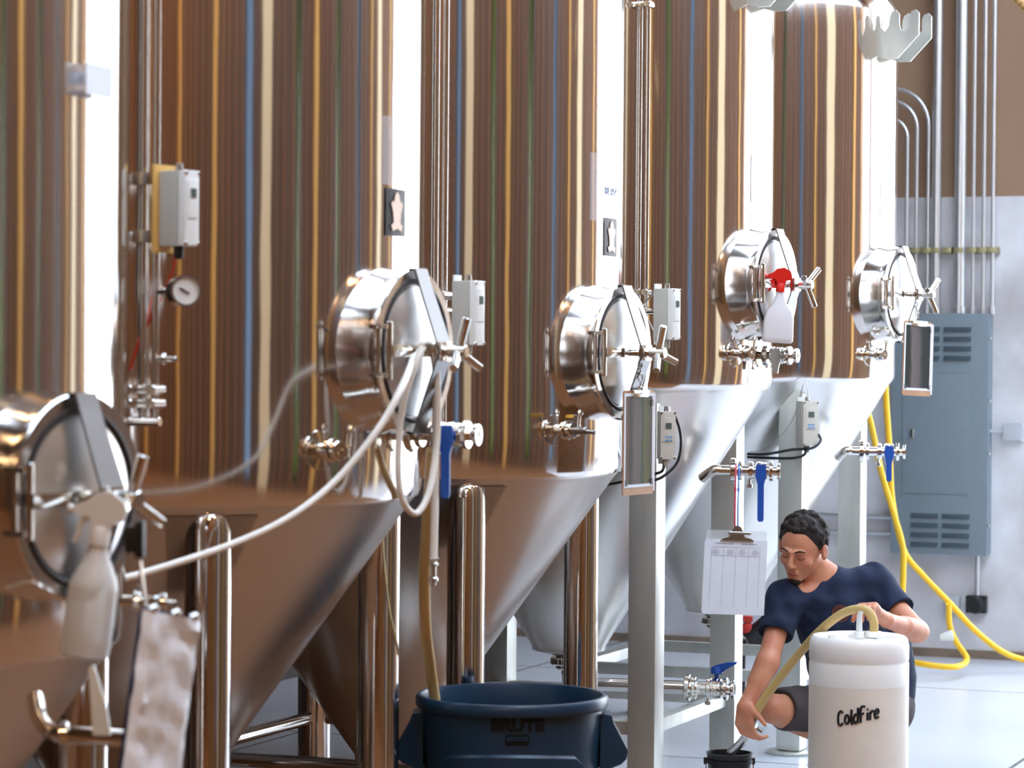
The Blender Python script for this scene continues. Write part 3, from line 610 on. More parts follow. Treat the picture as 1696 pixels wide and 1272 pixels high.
# ------------------------------------------------------------------ hoses
hubw = W(T1, M1, (0, 0, hub1 + .03))
hd = hubw.y
bm = NB(); tube(bm, [P(205, 958, 6.25), P(245, 947, 6.3), P(380, 903, 6.45), P(480, 856, 6.55), P(560, 792, 6.65), P(630, 705, 6.72), P(668, 635, 6.8), P(686, 590, hd - .06), P(700, 568, hd - .04), P(714, 572, hd + .02), P(722, 600, hd + .02), P(725, 660, hd + .02), P(723, 740, hd + .02), P(710, 815, hd - .02), P(690, 850, hd - .06), P(670, 835, hd - .1), P(660, 790, hd - .12), P(662, 710, hd - .12), P(672, 650, hd - .13), P(690, 600, hd - .12), P(700, 575, hd - .10)], .0088, 12, smooth=10)
solo('white_hose', bm, HOSEW, 'long thin white hose looped over the second hatch and running off left', 'hose')
t = thing('drop_hose', 'straight milky hose hanging beside the second hatch, ending in a metal coupling', 'hose', P(720, 970, hd + .05))
bm = NB(); tube(bm, [P(716, 578, hd + .04), P(722, 620, hd + .05), P(722, 720, hd + .05), P(720, 830, hd + .05), P(718, 925, hd + .05)], .0105, 12, smooth=8); obj('hose', bm, HOSEW, t, world=True)
bm = NB(); cyl(bm, P(718, 922, hd + .05), P(717, 970, hd + .05), .008); disc_ring(bm, P(718, 932, hd + .05), (0, 0, -1), .006, .0125, .008); disc_ring(bm, P(717, 956, hd + .05), (0, 0, -1), .006, .0135, .012); cyl(bm, P(712, 927, hd + .03), P(727, 926, hd + .03), .004); obj('coupling', bm, FIT, t, world=True)
bm = NB(); tube(bm, [P(716, 745, 7.2), P(713, 800, 7.25), P(707, 880, 7.4), P(703, 960, 7.6), P(705, 1040, 7.75), P(712, 1100, 7.94), P(720, 1157, 8.03), P(731, 1230, 8.06)], .0165, 14, smooth=12, uv=True)
solo('ribbed_hose', bm, RIBHOSE, 'ribbed amber hose hanging from the second tank into the rubbish bin', 'hose')

# ------------------------------------------------------------------ rubbish bin
BINM = mat('dark_blue_grey_bin_plastic', (0.012, 0.042, 0.085), 0.33, var=.25, vscale=5, bump=.05, bscale=60)
bc = P(848, 1149, 8.08); rz = bc.z; rr = .287
tb = thing('rubbish_bin', 'large dark blue-grey plastic rubbish bin standing in front of the tanks', 'bin', (bc.x, bc.y, 0))
bm = NB(); zr = rz
lathe(bm, [(0, .01), (.225, .01), (.232, .0), (.238, .02), (.262, zr - .16), (.268, zr - .075), (.270, zr - .036), (rr - .004, zr - .036), (rr, zr - .030), (rr, zr - .008), (rr - .006, zr), (rr - .016, zr), (rr - .02, zr - .01), (.262, zr - .06), (.225, .03), (0, .03)], n=96)
tbb = obj('bin_body', bm, BINM, tb, angle=40)
for s in (-1, 1):
    bm = NB(); zh = zr - .05; M = Matrix.Rotation(0 if s > 0 else PI, 4, 'Z')
    oc = [(.262, zh), (.295, zh - .005), (.302, zh - .03), (.345, zh - .11), (.340, zh - .135), (.325, zh - .150), (.262, zh - .175)]
    vs_ = []
    for (x, z) in oc:
        wd = .062 if x < .3 else .052
        vs_.append([bm.verts.new(M @ Vector((x, y, z))) for y in (-wd, -wd * .6, 0, wd * .6, wd)])
    for A, B in zip(vs_, vs_[1:]):
        for i in range(4): bm.faces.new((A[i], A[i + 1], B[i + 1], B[i]))
    for k in (0, 4): bm.faces.new([r_[k] for r_ in vs_])
    bm.faces.new(vs_[0]); bm.faces.new(vs_[-1]); obj('bin_handle', bm, BINM, tb, angle=50)
bm = NB()                                                                     # raised skirt panel low on the wall
rows = []
for k in range(41):
    a = R_(-90 - 55 + 110 * k / 40); e = min(1, min(k, 40 - k) / 4); top_ = zr - .170 + .018 * math.sin(PI * k / 40) - (1 - e) * .03
    rows.append([bm.verts.new(local_pt(a, .2625 - (zr - .165 - z) * .055 + .007 * f_, z)) for z, f_ in ((top_ + .008, 0), (top_, 1), (zr - .34, 1), (zr - .36, 0))])
for A, B in zip(rows, rows[1:]):
    for i in range(3): bm.faces.new((A[i], A[i + 1], B[i + 1], B[i]))
obj('raised_panel', bm, BINM, tb)
DKL = mat('near_black_lettering', (.002, .002, .003), .9)
camang = math.atan2(-bc.y, -bc.x)
rl = lambda z: .262 + (z - (zr - .16)) * .07
zt = P(863, 1203, 7.8).z; al = camang + R_(3.5)
bm = text_bm('BRUTE', .047, bold=.0028, extrude=.0006, sx=1.12); wrap(bm, rl(zt) + .0030, al, zt, slope=.07); obj('lettering', bm, DKL, tb)
zt2 = zt - .042
bm = NB(); o1 = rounded(.070, .032, .006); prism(bm, o1, 0, .001); wrap(bm, rl(zt2) + .0015, al, zt2, slope=.07); lp = obj('logo_patch', bm, DKL, tb)
bm = NB(); prism(bm, rounded(.062, .013, .003, cy=.003), .001, .0018); wrap(bm, rl(zt2) + .0018, al, zt2, slope=.07); lp2 = obj('logo_band', bm, BINM, lp)
bm = text_bm('Rubbermaid', .0095, extrude=.0004); bmesh.ops.translate(bm, vec=(0, .003, .002), verts=bm.verts); wrap(bm, rl(zt2) + .0022, al, zt2, slope=.07); obj('logo_lettering', bm, DKL, lp)

# ------------------------------------------------------------------ drum
def drum_mat():
    m = mat('milky_drum_plastic', (0.95, 0.93, 0.89), 0.35, sss=0.25, var=.05, vscale=3)
    return m
DRUM = drum_mat(); LIQ = mat('milky_drum_plastic_liquid', (0.90, 0.83, 0.73), 0.38, sss=0.1, var=.10, vscale=4)
dc = P(1423, 1052, 10.04); Rd = .184; zd = dc.z
td = thing('plastic_drum', 'tall milky white plastic drum, two thirds full, in front of the crouching man', 'drum', (dc.x, dc.y, 0))
zl = P(1423, 1141, 9.86).z
bm = NB(); lathe(bm, [(0, .0), (Rd - .03, 0), (Rd - .008, .012), (Rd, .035), (Rd, zl)], n=80); obj('lower_drum', bm, LIQ, td, label='tan lower part, liquid showing through the plastic')
bm = NB(); lathe(bm, [(Rd, zl), (Rd, zd - .10), (Rd - .002, zd - .095), (Rd - .002, zd - .088), (Rd, zd - .083), (Rd, zd - .035), (Rd - .006, zd - .010), (Rd - .016, zd), (Rd - .026, zd - .003), (Rd - .034, zd - .014), (.05, zd - .010), (0, zd - .010)], n=80); obj('upper_drum', bm, DRUM, td, angle=60)
for s in (-1, 1):
    bm = NB(); c = Vector((s * .09, -.10, zd - .004)); box(bm, c, (.075, .028, .03), Matrix.Translation((0, 0, 0)), .008); obj('moulded_grip', bm, DRUM, td)
bm = NB(); pn = LV(td, P(1423, 1050, 9.98)); tube(bm, [pn + Vector((0, 0, -.01)), pn + Vector((0, 0, .03)), pn + Vector((.001, 0, .07)), pn + Vector((.006, 0, .083))], [.013, .011, .010, .009], 14); cyl(bm, pn + Vector((0, 0, -.012)), pn + Vector((0, 0, .008)), .018); obj('spigot', bm, WPLAS, td)
bm = NB(); pn2 = LV(td, P(1447, 1050, 10.04)); cyl(bm, pn2 + Vector((0, 0, -.012)), pn2 + Vector((0, 0, .010)), .030); obj('bung_collar', bm, DRUM, td)
zt = P(1428, 1185, 9.86).z; ca = math.atan2(-dc.y, -dc.x)
# hand-lettered word, drawn with pen strokes on the curved wall
L = {'C': [[(.8, .15), (.45, 0), (.1, .2), (.1, .8), (.45, 1), (.8, .85)]], 'o': [[(.15, .15), (.55, .0), (.8, .3), (.6, .65), (.25, .6), (.15, .15)]],
     'l': [[(.3, 1.0), (.3, .08), (.55, 0)]], 'd': [[(.7, 1.05), (.7, 0)], [(.7, .15), (.3, 0), (.08, .3), (.3, .62), (.7, .5)]],
     'F': [[(.2, 0), (.2, 1), (.85, 1.05)], [(.2, .55), (.7, .6)]], 'i': [[(.3, .0), (.3, .6)], [(.28, .82), (.36, .9)]], 'r': [[(.2, 0), (.2, .62)], [(.2, .45), (.45, .65), (.75, .62)]],
     'e': [[(.12, .35), (.7, .42), (.6, .68), (.3, .66), (.1, .35), (.3, .03), (.75, .1)]]}
adv = {'C': .95, 'o': .85, 'l': .55, 'd': .92, 'F': .9, 'i': .5, 'r': .78, 'e': .8}
word = 'ColdFire'; tw = sum(adv[c_] for c_ in word); hs = .052; sc = .152 / tw
x = -tw / 2; tl = thing  # noqa
bm = NB()
for c_ in word:
    for st in L[c_]:
        pts = []
        for (a_, b_) in st:
            X = (x + a_) * sc; Y = (b_ - .5) * hs * (.9 if c_.islower() and c_ not in 'ld' else 1.0); Y += X * .2
            ang = ca + X / Rd; pts.append(local_pt(ang, Rd + .0012, zt + Y))
        pr = catmull(pts, 4) if len(pts) > 2 else pts
        tube(bm, pr, .0046, 6)
    x += adv[c_]
obj('hand_lettering', bm, INK, td, label='black hand-lettered word')
# drum stains are in its material; tan transfer hose from the drum to the man's hand
hose_pts = [P(1447, 1052, 10.04), P(1447, 1030, 10.04), P(1437, 1012, 10.05), P(1418, 1009, 10.07), P(1392, 1018, 10.12), P(1358, 1045, 10.2), P(1322, 1085, 10.3), P(1286, 1130, 10.36), P(1264, 1160, 10.385), P(1248, 1187, 10.40)]
bm = NB(); tube(bm, hose_pts, .0165, 16, smooth=12, uv=True)
th_ = thing('transfer_hose', 'tan ribbed hose arching from the white drum to the man\'s lower hand', 'hose', P(1212, 1243, 10.56))
obj('hose', bm, GOLDHOSE, th_, world=True)
bm = NB(); e0 = P(1246, 1190, 10.40); e1 = P(1239, 1206, 10.43)
cyl(bm, e0, e1, .021); disc_ring(bm, P(1243, 1198, 10.415), (e1 - e0), .015, .033, .016); cyl(bm, P(1250, 1203, 10.42), P(1262, 1212, 10.42), .007); cyl(bm, P(1232, 1199, 10.42), P(1228, 1204, 10.42), .008); obj('clamp', bm, DKFIT, th_, world=True)
bm = NB(); tube(bm, [P(1241, 1204, 10.43), P(1236, 1218, 10.47), P(1226, 1232, 10.54), P(1210, 1246, 10.62)], [.017, .017, .017, .017], 16, smooth=6); obj('spout', bm, FIT, th_, world=True)

# ------------------------------------------------------------------ black bucket
bk = P(1208, 1246, 10.7); rb = .089; zk = bk.z
tk = thing('bucket', 'small black bucket with a wire handle under the hose spout', 'bucket', (bk.x, bk.y, 0))
bm = NB(); lathe(bm, [(0, 0), (.075, 0), (rb - .004, zk - .04), (rb + .004, zk - .04), (rb + .004, zk - .026), (rb - .002, zk - .024), (rb, zk - .006), (rb + .003, zk), (rb - .005, zk), (rb - .008, zk - .02), (.07, .01), (0, .01)], n=48); obj('pail', bm, BLACK, tk)
bm = NB(); tube(bm, [(-rb - .004, 0, zk - .03), (-rb * .98, -.05, zk - .09), (-.03, -.10, zk - .15), (.03, -.10, zk - .15), (rb * .98, -.05, zk - .09), (rb + .004, 0, zk - .03)], .0025, 8, smooth=6); obj('wire_handle', bm, FIT, tk)
for s in (-1, 1):
    bm = NB(); box(bm, (s * (rb + .006), 0, zk - .034), (.012, .026, .026), None, .004); obj('handle_lug', bm, BLACK, tk)

# ------------------------------------------------------------------ clipboards
def clipboard(label, c, yaw, w, h, board=BOARD, tilt=0.0, sheetm=None, decor=None, group=None, lean=0.0):
    t = thing('clipboard', label, 'clipboard', c, 0, group)
    n = Vector((math.sin(yaw), -math.cos(yaw), 0)); up = Vector((0, 0, 1)); s = up.cross(n)
    M = Matrix.Translation(c) @ Matrix((s, up, n)).transposed().to_4x4() @ Matrix.Rotation(tilt, 4, 'Z') @ Matrix.Rotation(lean, 4, 'X')
    bm = NB(); prism(bm, rounded(w, h, .012), -.0015, .0015, M); obj('board', bm, board, t, world=True)
    return t, M
def sleeve_reflection_mat(nm, cols, scale=3.0):  # reflected strips painted as colour bands across the sleeve
    m = mat(nm, cols[0][1], .18); n = m.node_tree.nodes; l = m.node_tree.links; b = n['Principled BSDF']
    t = n.new('ShaderNodeTexCoord'); mp = n.new('ShaderNodeMapping'); l.new(t.outputs['Generated'], mp.inputs[0])
    nz = n.new('ShaderNodeTexNoise'); nz.inputs['Scale'].default_value = scale; l.new(mp.outputs[0], nz.inputs['Vector'])
    s = n.new('ShaderNodeSeparateXYZ'); l.new(mp.outputs[0], s.inputs[0])
    ad = n.new('ShaderNodeMath'); ad.operation = 'MULTIPLY_ADD'; ad.inputs[1].default_value = .22; l.new(nz.outputs['Fac'], ad.inputs[0]); l.new(s.outputs['X'], ad.inputs[2])
    r = n.new('ShaderNodeValToRGB'); l.new(ad.outputs[0], r.inputs[0]); e = r.color_ramp.elements
    e[0].position = cols[0][0]; e[0].color = (*cols[0][1], 1); e[1].position = cols[-1][0]; e[1].color = (*cols[-1][1], 1)
    for p_, c_ in cols[1:-1]: x_ = e.new(p_); x_.color = (*c_, 1)
    l.new(r.outputs[0], b.inputs['Base Color']); b.inputs['Specular IOR Level'].default_value = .08; b.inputs['Roughness'].default_value = .35
    return m
ph1 = sleeve_reflection_mat('sleeve_painted_reflection', [(.1, (.14, .06, .015)), (.3, (.015, .015, .012)), (.45, (.10, .08, .07)), (.65, (.09, .07, .06)), (.72, (.01, .03, .004)), (.85, (.09, .08, .01)), (1.0, (.04, .03, .004))])
ph2 = sleeve_reflection_mat('sleeve_painted_reflection_far', [(.1, (.01, .02, .01)), (.3, (.012, .014, .01)), (.4, (.13, .10, .09)), (.65, (.09, .07, .065)), (.8, (.014, .014, .014)), (1.0, (.01, .01, .01))])
def sleeve_board(label, c, yaw, w, h, pm, tilt=0.0):
    t, M = clipboard(label, c, yaw, w, h, tilt=tilt, group='brown clipboards hung from hatches')
    bm = NB()
    for k in range(5): prism(bm, rounded(w * .93, h * .93, .003, cx=.006 + .001 * k, cy=-.001 * k), -.003 - .001 * k, -.0022 - .001 * k, M)
    bm.free(); bm = NB(); prism(bm, rounded(w * .94, h * .90, .004, cy=.008), .0015, .003, M); obj('paper_stack', bm, PAPER, t, world=True)
    bm = NB(); prism(bm, rounded(w * .86, h * .84, .003, cy=.008), .003, .0036, M); obj('sleeve', bm, pm, t, world=True)
    bm = NB()
    for sx_ in (-1, 1): box(bm, (sx_ * w * .41, -h * .38, .004), (.012, .02, .003), M)
    box(bm, (w * .41, h * .38, .004), (.012, .02, .003), M); obj('corner_clip', bm, BLACK, t, world=True)
    bm = NB(); box(bm, (0, h / 2 - .01, .005), (w * .5, .022, .008), M, .003); cyl(bm, M @ Vector((-w * .25, h / 2 - .004, .008)), M @ Vector((w * .25, h / 2 - .004, .008)), .006); obj('clip', bm, FIT, t, world=True)
    bm = NB(); prism(bm, rounded(.02, h * .95, .003, cx=w / 2 + .006), -.008, -.003, M); obj('rear_sheets', bm, PAPER, t, world=True)
    return t, M
h2w = W(T2, M2, (0, 0, hub2 + .04))
cb1, Mc1 = sleeve_board('brown clipboard with glossy dark sheet hung from the middle tank\'s hatch', P(1057, 733, h2w.y + .02), R_(60), .215, .335, ph1)
h4w = W(T4, M4, (0, 0, hub4 + .04))
cb2, Mc2 = sleeve_board('brown clipboard with glossy dark sheet hung from the farthest tank\'s hatch', P(1519, 594, h4w.y + .02), R_(46), .215, .33, ph2, tilt=R_(-2))
def chain(label, a, b, r=.004, m=FIT):
    bm = NB(); n = max(4, int((Vector(b) - Vector(a)).length / .02))
    for i in range(n):
        p = Vector(a).lerp(Vector(b), (i + .5) / n); M = Matrix.Translation(p) @ Matrix.Rotation(R_(90) * (i % 2), 4, 'Z')
        pts = [M @ Vector((.007 * math.cos(t), 0, .013 * math.sin(t))) for t in np.linspace(0, 2 * PI, 13)]; tube(bm, pts, .0022, 6)
    return solo('chain', bm, m, label, 'chain')
chain('short steel chain above the brown clipboard of the middle tank', P(1060, 598, h2w.y), P(1061, 652, h2w.y + .02))
chain('short steel chain above the brown clipboard of the farthest tank', P(1516, 500, h4w.y), P(1521, 532, h4w.y + .02))
# clear clipboard with a printed sheet, hung on the tank valve by two strings
CLEAR = mat('clear_acrylic', (.85, .88, .92), .08, alpha=.30)
cc = P(1217, 948, 10.2); tc_, Mk = clipboard('clear clipboard holding a white printed table sheet, hanging left of the man', cc, R_(8), .232, .315, board=CLEAR, tilt=R_(-2.2))
bm = NB(); prism(bm, rounded(.238, .282, .004, cy=-.018), .002, .0035, Mk); obj('sheet_sleeve', bm, PAPER, tc_, world=True)
bm = NB()
for x_ in (-.094, -.048, .0, .048, .092): box(bm, (x_, -.02, .0042), (.0010, .22, .0006), Mk)
for y_ in (.094, .062): box(bm, (0, y_, .0042), (.186, .001, .0006), Mk)
for i, x_ in enumerate((-.078, -.022, .024, .074)):
    for k_ in range(4): box(bm, (x_, .084 - .0055 * k_, .0042), (.018 + .006 * ((i * 3 + k_) % 3), .0018, .0006), Mk)
box(bm, (-.045, .107, .0042), (.07, .003, .0006), Mk); box(bm, (.05, .107, .0042), (.06, .003, .0006), Mk)
obj('printed_table', bm, LINE, tc_, world=True)
bm = NB(); prism(bm, [(-.122, .11), (-.116, .11), (-.116, -.15), (-.122, -.15)], .0015, .0030, Mk)
obj('punched_edge', bm, WPLAS, tc_, world=True)
bm = NB(); prism(bm, [(-.062, .120), (-.052, .128), (-.03, .133), (-.022, .155), (-.014, .17), (-.006, .176), (.006, .176), (.014, .17), (.022, .155), (.03, .133), (.056, .128), (.066, .120)], .005, .012, Mk); cyl(bm, Mk @ Vector((-.032, .149, .010)), Mk @ Vector((.052, .149, .010)), .006); obj('clip', bm, DKFIT, tc_, world=True)
for nm_, m_, x0, x1 in (('red_string', mat('pink_red_string', (.8, .05, .12), .5), 1219, 1217), ('blue_string', mat('blue_string', (.03, .2, .6), .5), 1224, 1222)):
    bm = NB(); tube(bm, [P(x0, 770, 10.27), P(x0, 778, 10.22), P(x0 - 1, 806, 10.2), P(x1, 846, 10.19), P(x1, 873, 10.19)], .0028, 8, smooth=5); cyl(bm, P(x0 - 1, 808, 10.2), P(x0 - 1, 814, 10.2), .0045, n=8)
    obj(nm_, bm, m_, tc_, world=True)
# sheet-wrapped board low on the nearest tank
cw, Mw = clipboard('foil-white wrapped clipboard hanging below the nearest tank\'s hatch', P(264, 1150, 5.1), R_(52), .16, .31, board=mat('navy_board', (.02, .03, .10), .4), tilt=R_(-12), lean=R_(-2))
bm = NB(); rows = []
for j in range(15):
    y_ = .15 - .30 * j / 14; rows.append([bm.verts.new(Mw @ Vector((-.077 + .154 * i / 8, y_, .004 + .016 * random.random() * (1 if 0 < i < 8 else .3)))) for i in range(9)])
for A, B in zip(rows, rows[1:]):
    for i in range(8): bm.faces.new((A[i], A[i + 1], B[i + 1], B[i]))
obj('crinkled_sleeve', bm, mat('crinkled_white_sleeve', (.78, .80, .84), .2, bump=.4, bscale=30), cw, world=True)
bm = NB()
for x_ in (-.06, .0, .05): cyl(bm, Mw @ Vector((x_, .150, .006)), Mw @ Vector((x_ + .012, .158, .012)), .008, n=12)
obj('clip', bm, FIT, cw, world=True)
bm = NB(); tube(bm, [P(232, 930, 5.15), P(238, 985, 5.12), P(243, 1035, 5.1)], .004, 8, smooth=4); obj('hanging_cord', bm, DKFIT, cw, world=True)

# ------------------------------------------------------------------ spray bottles
def spray(label, c, h, yaw, tilt, bodym, trigm, square=False):
    t = thing('spray_bottle', label, 'spray bottle', c)
    n = Vector((math.sin(yaw), -math.cos(yaw), 0)); up = Vector((0, 0, 1)); s = up.cross(n)
    M = Matrix.Translation(c) @ Matrix.Rotation(tilt, 4, 'Y') @ Matrix((s, n.cross(s) * -1 if False else -n, up)).transposed().to_4x4()
    k = h / .30; bm = NB()
    pr = [(0, 0), (.036, 0), (.041, .006), (.042, .02), (.042, .115), (.040, .128), (.028, .155), (.017, .176), (.014, .19), (.014, .205), (0, .205)]
    if square:
        rings = []
        for (r, z) in [(.050, 0), (.056, .006), (.057, .02), (.055, .095), (.046, .12), (.024, .150), (.015, .178), (.013, .205)]:
            a_ = r; b_ = r * .5 if z < .14 else r * .85
            rings.append([bm.verts.new(M @ (Vector((x_, y_, z)) * k)) for x_, y_ in rounded(2 * a_, 2 * b_, min(a_, b_) * .45, 3)])
        for A, B in zip(rings, rings[1:]):
            for i in range(len(A)): bm.faces.new((A[i], A[(i + 1) % len(A)], B[(i + 1) % len(A)], B[i]))
        bm.faces.new(rings[0]); bm.faces.new(rings[-1])
    else: lathe(bm, [(a * k, b * k) for a, b in pr], M, 36)
    obj('bottle', bm, bodym, t, world=True)
    bm = NB(); lathe(bm, [(.0, .19 * k), (.017 * k, .19 * k), (.017 * k, .215 * k), (.013 * k, .222 * k), (0, .222 * k)], M, 20)
    prism(bm, [(x_ * k, y_ * k) for x_, y_ in ((-.050, .252), (-.046, .238), (-.02, .236), (-.012, .215), (.014, .215), (.020, .232), (.036, .236), (.040, .250), (.034, .268), (.010, .282), (-.016, .276), (-.030, .262))], -.011 * k, .011 * k, M @ Matrix.Rotation(R_(90), 4, 'X'))
    hd_ = obj('spray_head', bm, trigm, t, world=True)
    bm = NB(); tube(bm, [M @ (Vector(p) * k) for p in ((-.022, 0, .242), (-.034, 0, .225), (-.036, 0, .205), (-.042, 0, .19))], [.006 * k, .006 * k, .0055 * k, .004 * k], 10); obj('trigger', bm, trigm, t, world=True)
    bm = NB(); cyl(bm, M @ (Vector((-.05, 0, .245)) * k), M @ (Vector((-.060, 0, .246)) * k), .008 * k, n=12); obj('nozzle', bm, trigm, t, world=True)
    return t
h3w = W(T3, M3, (0, 0, hub3 + .03))
spray('white spray bottle with a red trigger hanging on the square-legged tank\'s hatch', P(1287, 568, h3w.y - .06), .305, R_(0), R_(3), mat('opaque_white_bottle', (.80, .77, .78), .4), REDP, True)
h0w = W(T0, M0, (0, 0, hub0 + .03))
spray('milky spray bottle with a white trigger hanging on the nearest tank\'s hatch', P(140, 1088, h0w.y - .12), .345, R_(0), R_(7), mat('milky_clear_bottle', (.72, .72, .70), .3, sss=.2, alpha=.82), mat('white_trigger', (.78, .78, .76), .35))

# ------------------------------------------------------------------ back wall fittings
def onw(v, z, off=0.0): return RF(WALL_U - off, v, z)
PANEL = mat('grey_panel_paint', (0.20, 0.25, 0.28), 0.45, var=.06)
PANELD = mat('grey_panel_louvre', (0.05, 0.075, 0.095), 0.5)
v0_, z1_ = wallpt(1489, 521); v1_, z0_ = wallpt(1641, 917)
pd = .13
tp = thing('electrical_panel', 'tall blue-grey electrical panel on the back wall below the conduits', 'electrical panel', onw((v0_ + v1_) / 2, z0_), -ROW)
w_ = v1_ - v0_; h_ = z1_ - z0_
bm = NB(); box(bm, (0, -pd / 2, h_ / 2), (w_, pd, h_), None, .004); obj('cabinet', bm, PANEL, tp)
bm = NB(); box(bm, (0, -pd - .006, h_ / 2), (w_ + .01, .012, h_ + .01), None, .004); box(bm, (-.02, -pd - .014, h_ * .50), (w_ * .70, .006, h_ * .50), None, .002); dr = obj('door', bm, PANEL, tp)
for zz in (h_ * .88, h_ * .10):
    for sx_ in (-1, 1):
        for k_ in range(4):
            bm = NB(); M = Matrix.Translation((sx_ * w_ * .165 + w_ * .02, -pd - .014, zz - (k_ - 1.5) * h_ * .04)) @ Matrix.Rotation(R_(-30), 4, 'X'); box(bm, (0, 0, 0), (w_ * .29, .006, h_ * .026), M, .001); obj('louvre', bm, PANELD, dr)
bm = NB(); box(bm, (-w_ * .28, -pd - .022, h_ * .5), (.02, .012, .05), None, .003); obj('latch', bm, FIT, dr)
for k_ in (.12, .42, .64, .90):
    bm = NB(); cyl(bm, (w_ / 2, -pd * .8, h_ * k_), (w_ / 2 + .012, -pd * .8, h_ * k_), .012, n=10); obj('screw', bm, FIT, tp)
COND = mat('galvanised_conduit', (0.72, 0.73, 0.74), 0.35, .8, var=.1, vscale=4)
def conduit(px, r, label, bend=None):
    v, z = wallpt(px, 420); off = .07
    bm = NB(); zb = z1_ + .0
    if bend is None: pts = [onw(v, zb, off), onw(v, ZC - .05, off)]; tube(bm, pts, r, 16)
    else:
        _, zt = wallpt(px, bend[0]); vr = bend[1]
        pts = [onw(v, zb, off), onw(v, zt - vr, off)] + [onw(v - vr + vr * math.cos(R_(a)), zt - vr + vr * math.sin(R_(a)), off) for a in range(10, 91, 10)] + [onw(v - vr - 1.2, zt, off)]
        tube(bm, pts, r, 14)
    t = thing('conduit', label, 'conduit', onw(v, zb, off), -ROW, 'steel conduits above the panel'); obj('pipe', bm, COND, t, world=True)
    bm = NB(); cyl(bm, onw(v, zb - .002, off), onw(v, zb + .05, off), r + .008, n=16); obj('connector', bm, COND, t, world=True)
for px, r, bend, lb in ((1506, .011, (196, .12), 'innermost bent conduit, lowest bend, above the panel\'s left corner'), (1522, .011, (167, .17), 'middle bent conduit of three above the panel\'s left side'), (1541, .012, (147, .22), 'outermost bent conduit, highest bend, next to the thick straight pipe'),
                        (1555, .028, None, 'left of the two thick straight conduits above the panel'), (1594, .034, None, 'right and thickest of the two thick straight conduits above the panel'),
                        (1616, .011, None, 'leftmost of the three thin straight conduits above the panel\'s right side'), (1633, .012, None, 'middle of the three thin straight conduits above the panel\'s right side'), (1648, .012, None, 'rightmost thin straight conduit above the panel, nearest the bare wall')):
    conduit(px, r, lb, bend)
va, za = wallpt(1500, 416); vb, _ = wallpt(1657, 416)
t = thing('strut_rail', 'horizontal steel strut rail clamping the conduits to the wall', 'rail', onw((va + vb) / 2, za), -ROW)
bm = NB(); box(bm, (0, -.018, 0), (vb - va, .036, .04), None, .003); obj('rail', bm, mat('rusty_strut', (.42, .36, .25), .5, .5, var=.3, vscale=20), t)
for px in (1506, 1522, 1541, 1555, 1575, 1594, 1616, 1633, 1648):
    vv, _ = wallpt(px, 416); bm = NB(); box(bm, (vv - (va + vb) / 2, -.10, 0), (.05, .012, .03), None, .004); box(bm, (vv - (va + vb) / 2 + .02, -.07, 0), (.006, .07, .03), None); obj('pipe_strap', bm, mat('dull_brass_strap', (.45, .40, .22), .4, .7) if 'dull_brass_strap' not in MATS else MATS['dull_brass_strap'], t)
def wbox(px0, py0, px1, py1, label, m, dep=.06, name='junction_box', disc=False):
    va, z1 = wallpt(px0, py0); vb, z0 = wallpt(px1, py1); c = onw((va + vb) / 2, (z0 + z1) / 2)
    t = thing(name, label, 'socket box' if disc else 'junction box', c, -ROW)
    bm = NB(); box(bm, (0, -dep / 2, 0), (vb - va, dep, z1 - z0), None, .006); obj('box', bm, m, t)
    bm = NB()
    if disc:
        cyl(bm, (0, -dep, 0), (0, -dep - .05, 0), .055, .045, n=20); obj('plug', bm, BLACK, t)
    else:
        box(bm, (0, -dep - .002, 0), ((vb - va) * .9, .004, (z1 - z0) * .9), None, .002); obj('cover_plate', bm, m, t)
    return t
LG = mat('light_grey_box', (.50, .52, .55), .5)
wbox(1664, 700, 1696, 731, 'light grey junction box on the wall right of the panel', LG)
wbox(1568, 985, 1592, 1012, 'light grey socket box on the wall under the panel', LG)
wbox(1603, 985, 1636, 1015, 'black round socket on the wall under the panel\'s right corner', BLACK, disc=True, name='wall_socket')
v_, zA = wallpt(1622, 918); _, zB = wallpt(1622, 985); bm = NB(); cyl(bm, onw(v_, zA, .05), onw(v_, zB, .05), .014); solo('conduit', bm, COND, 'short conduit dropping from the panel to the black socket', 'conduit')
va, zA = wallpt(1640, 714); vb, _ = wallpt(1664, 714); bm = NB(); cyl(bm, onw(va, zA, .05), onw(vb, zA, .05), .012); solo('conduit', bm, COND, 'short horizontal conduit between the panel and the light grey junction box', 'conduit')
for py in (852, 878):
    va, zA = wallpt(1290, py - 2); vb, _ = wallpt(1487, py); bm = NB(); cyl(bm, onw(va, zA, .04), onw(vb, zA, .04), .016); solo('wall_pipe', bm, COND, ('upper' if py == 852 else 'lower') + ' horizontal pipe on the wall left of the panel', 'pipe')
# skirting stains strip at wall foot
struct('baseboard_back', rbm([((VL, WALL_U - .012, 0), (DOOR0, WALL_U, .05))]), mat('rusty_wall_foot', (.30, .22, .16), .8, var=.4, vscale=6), smooth=False)
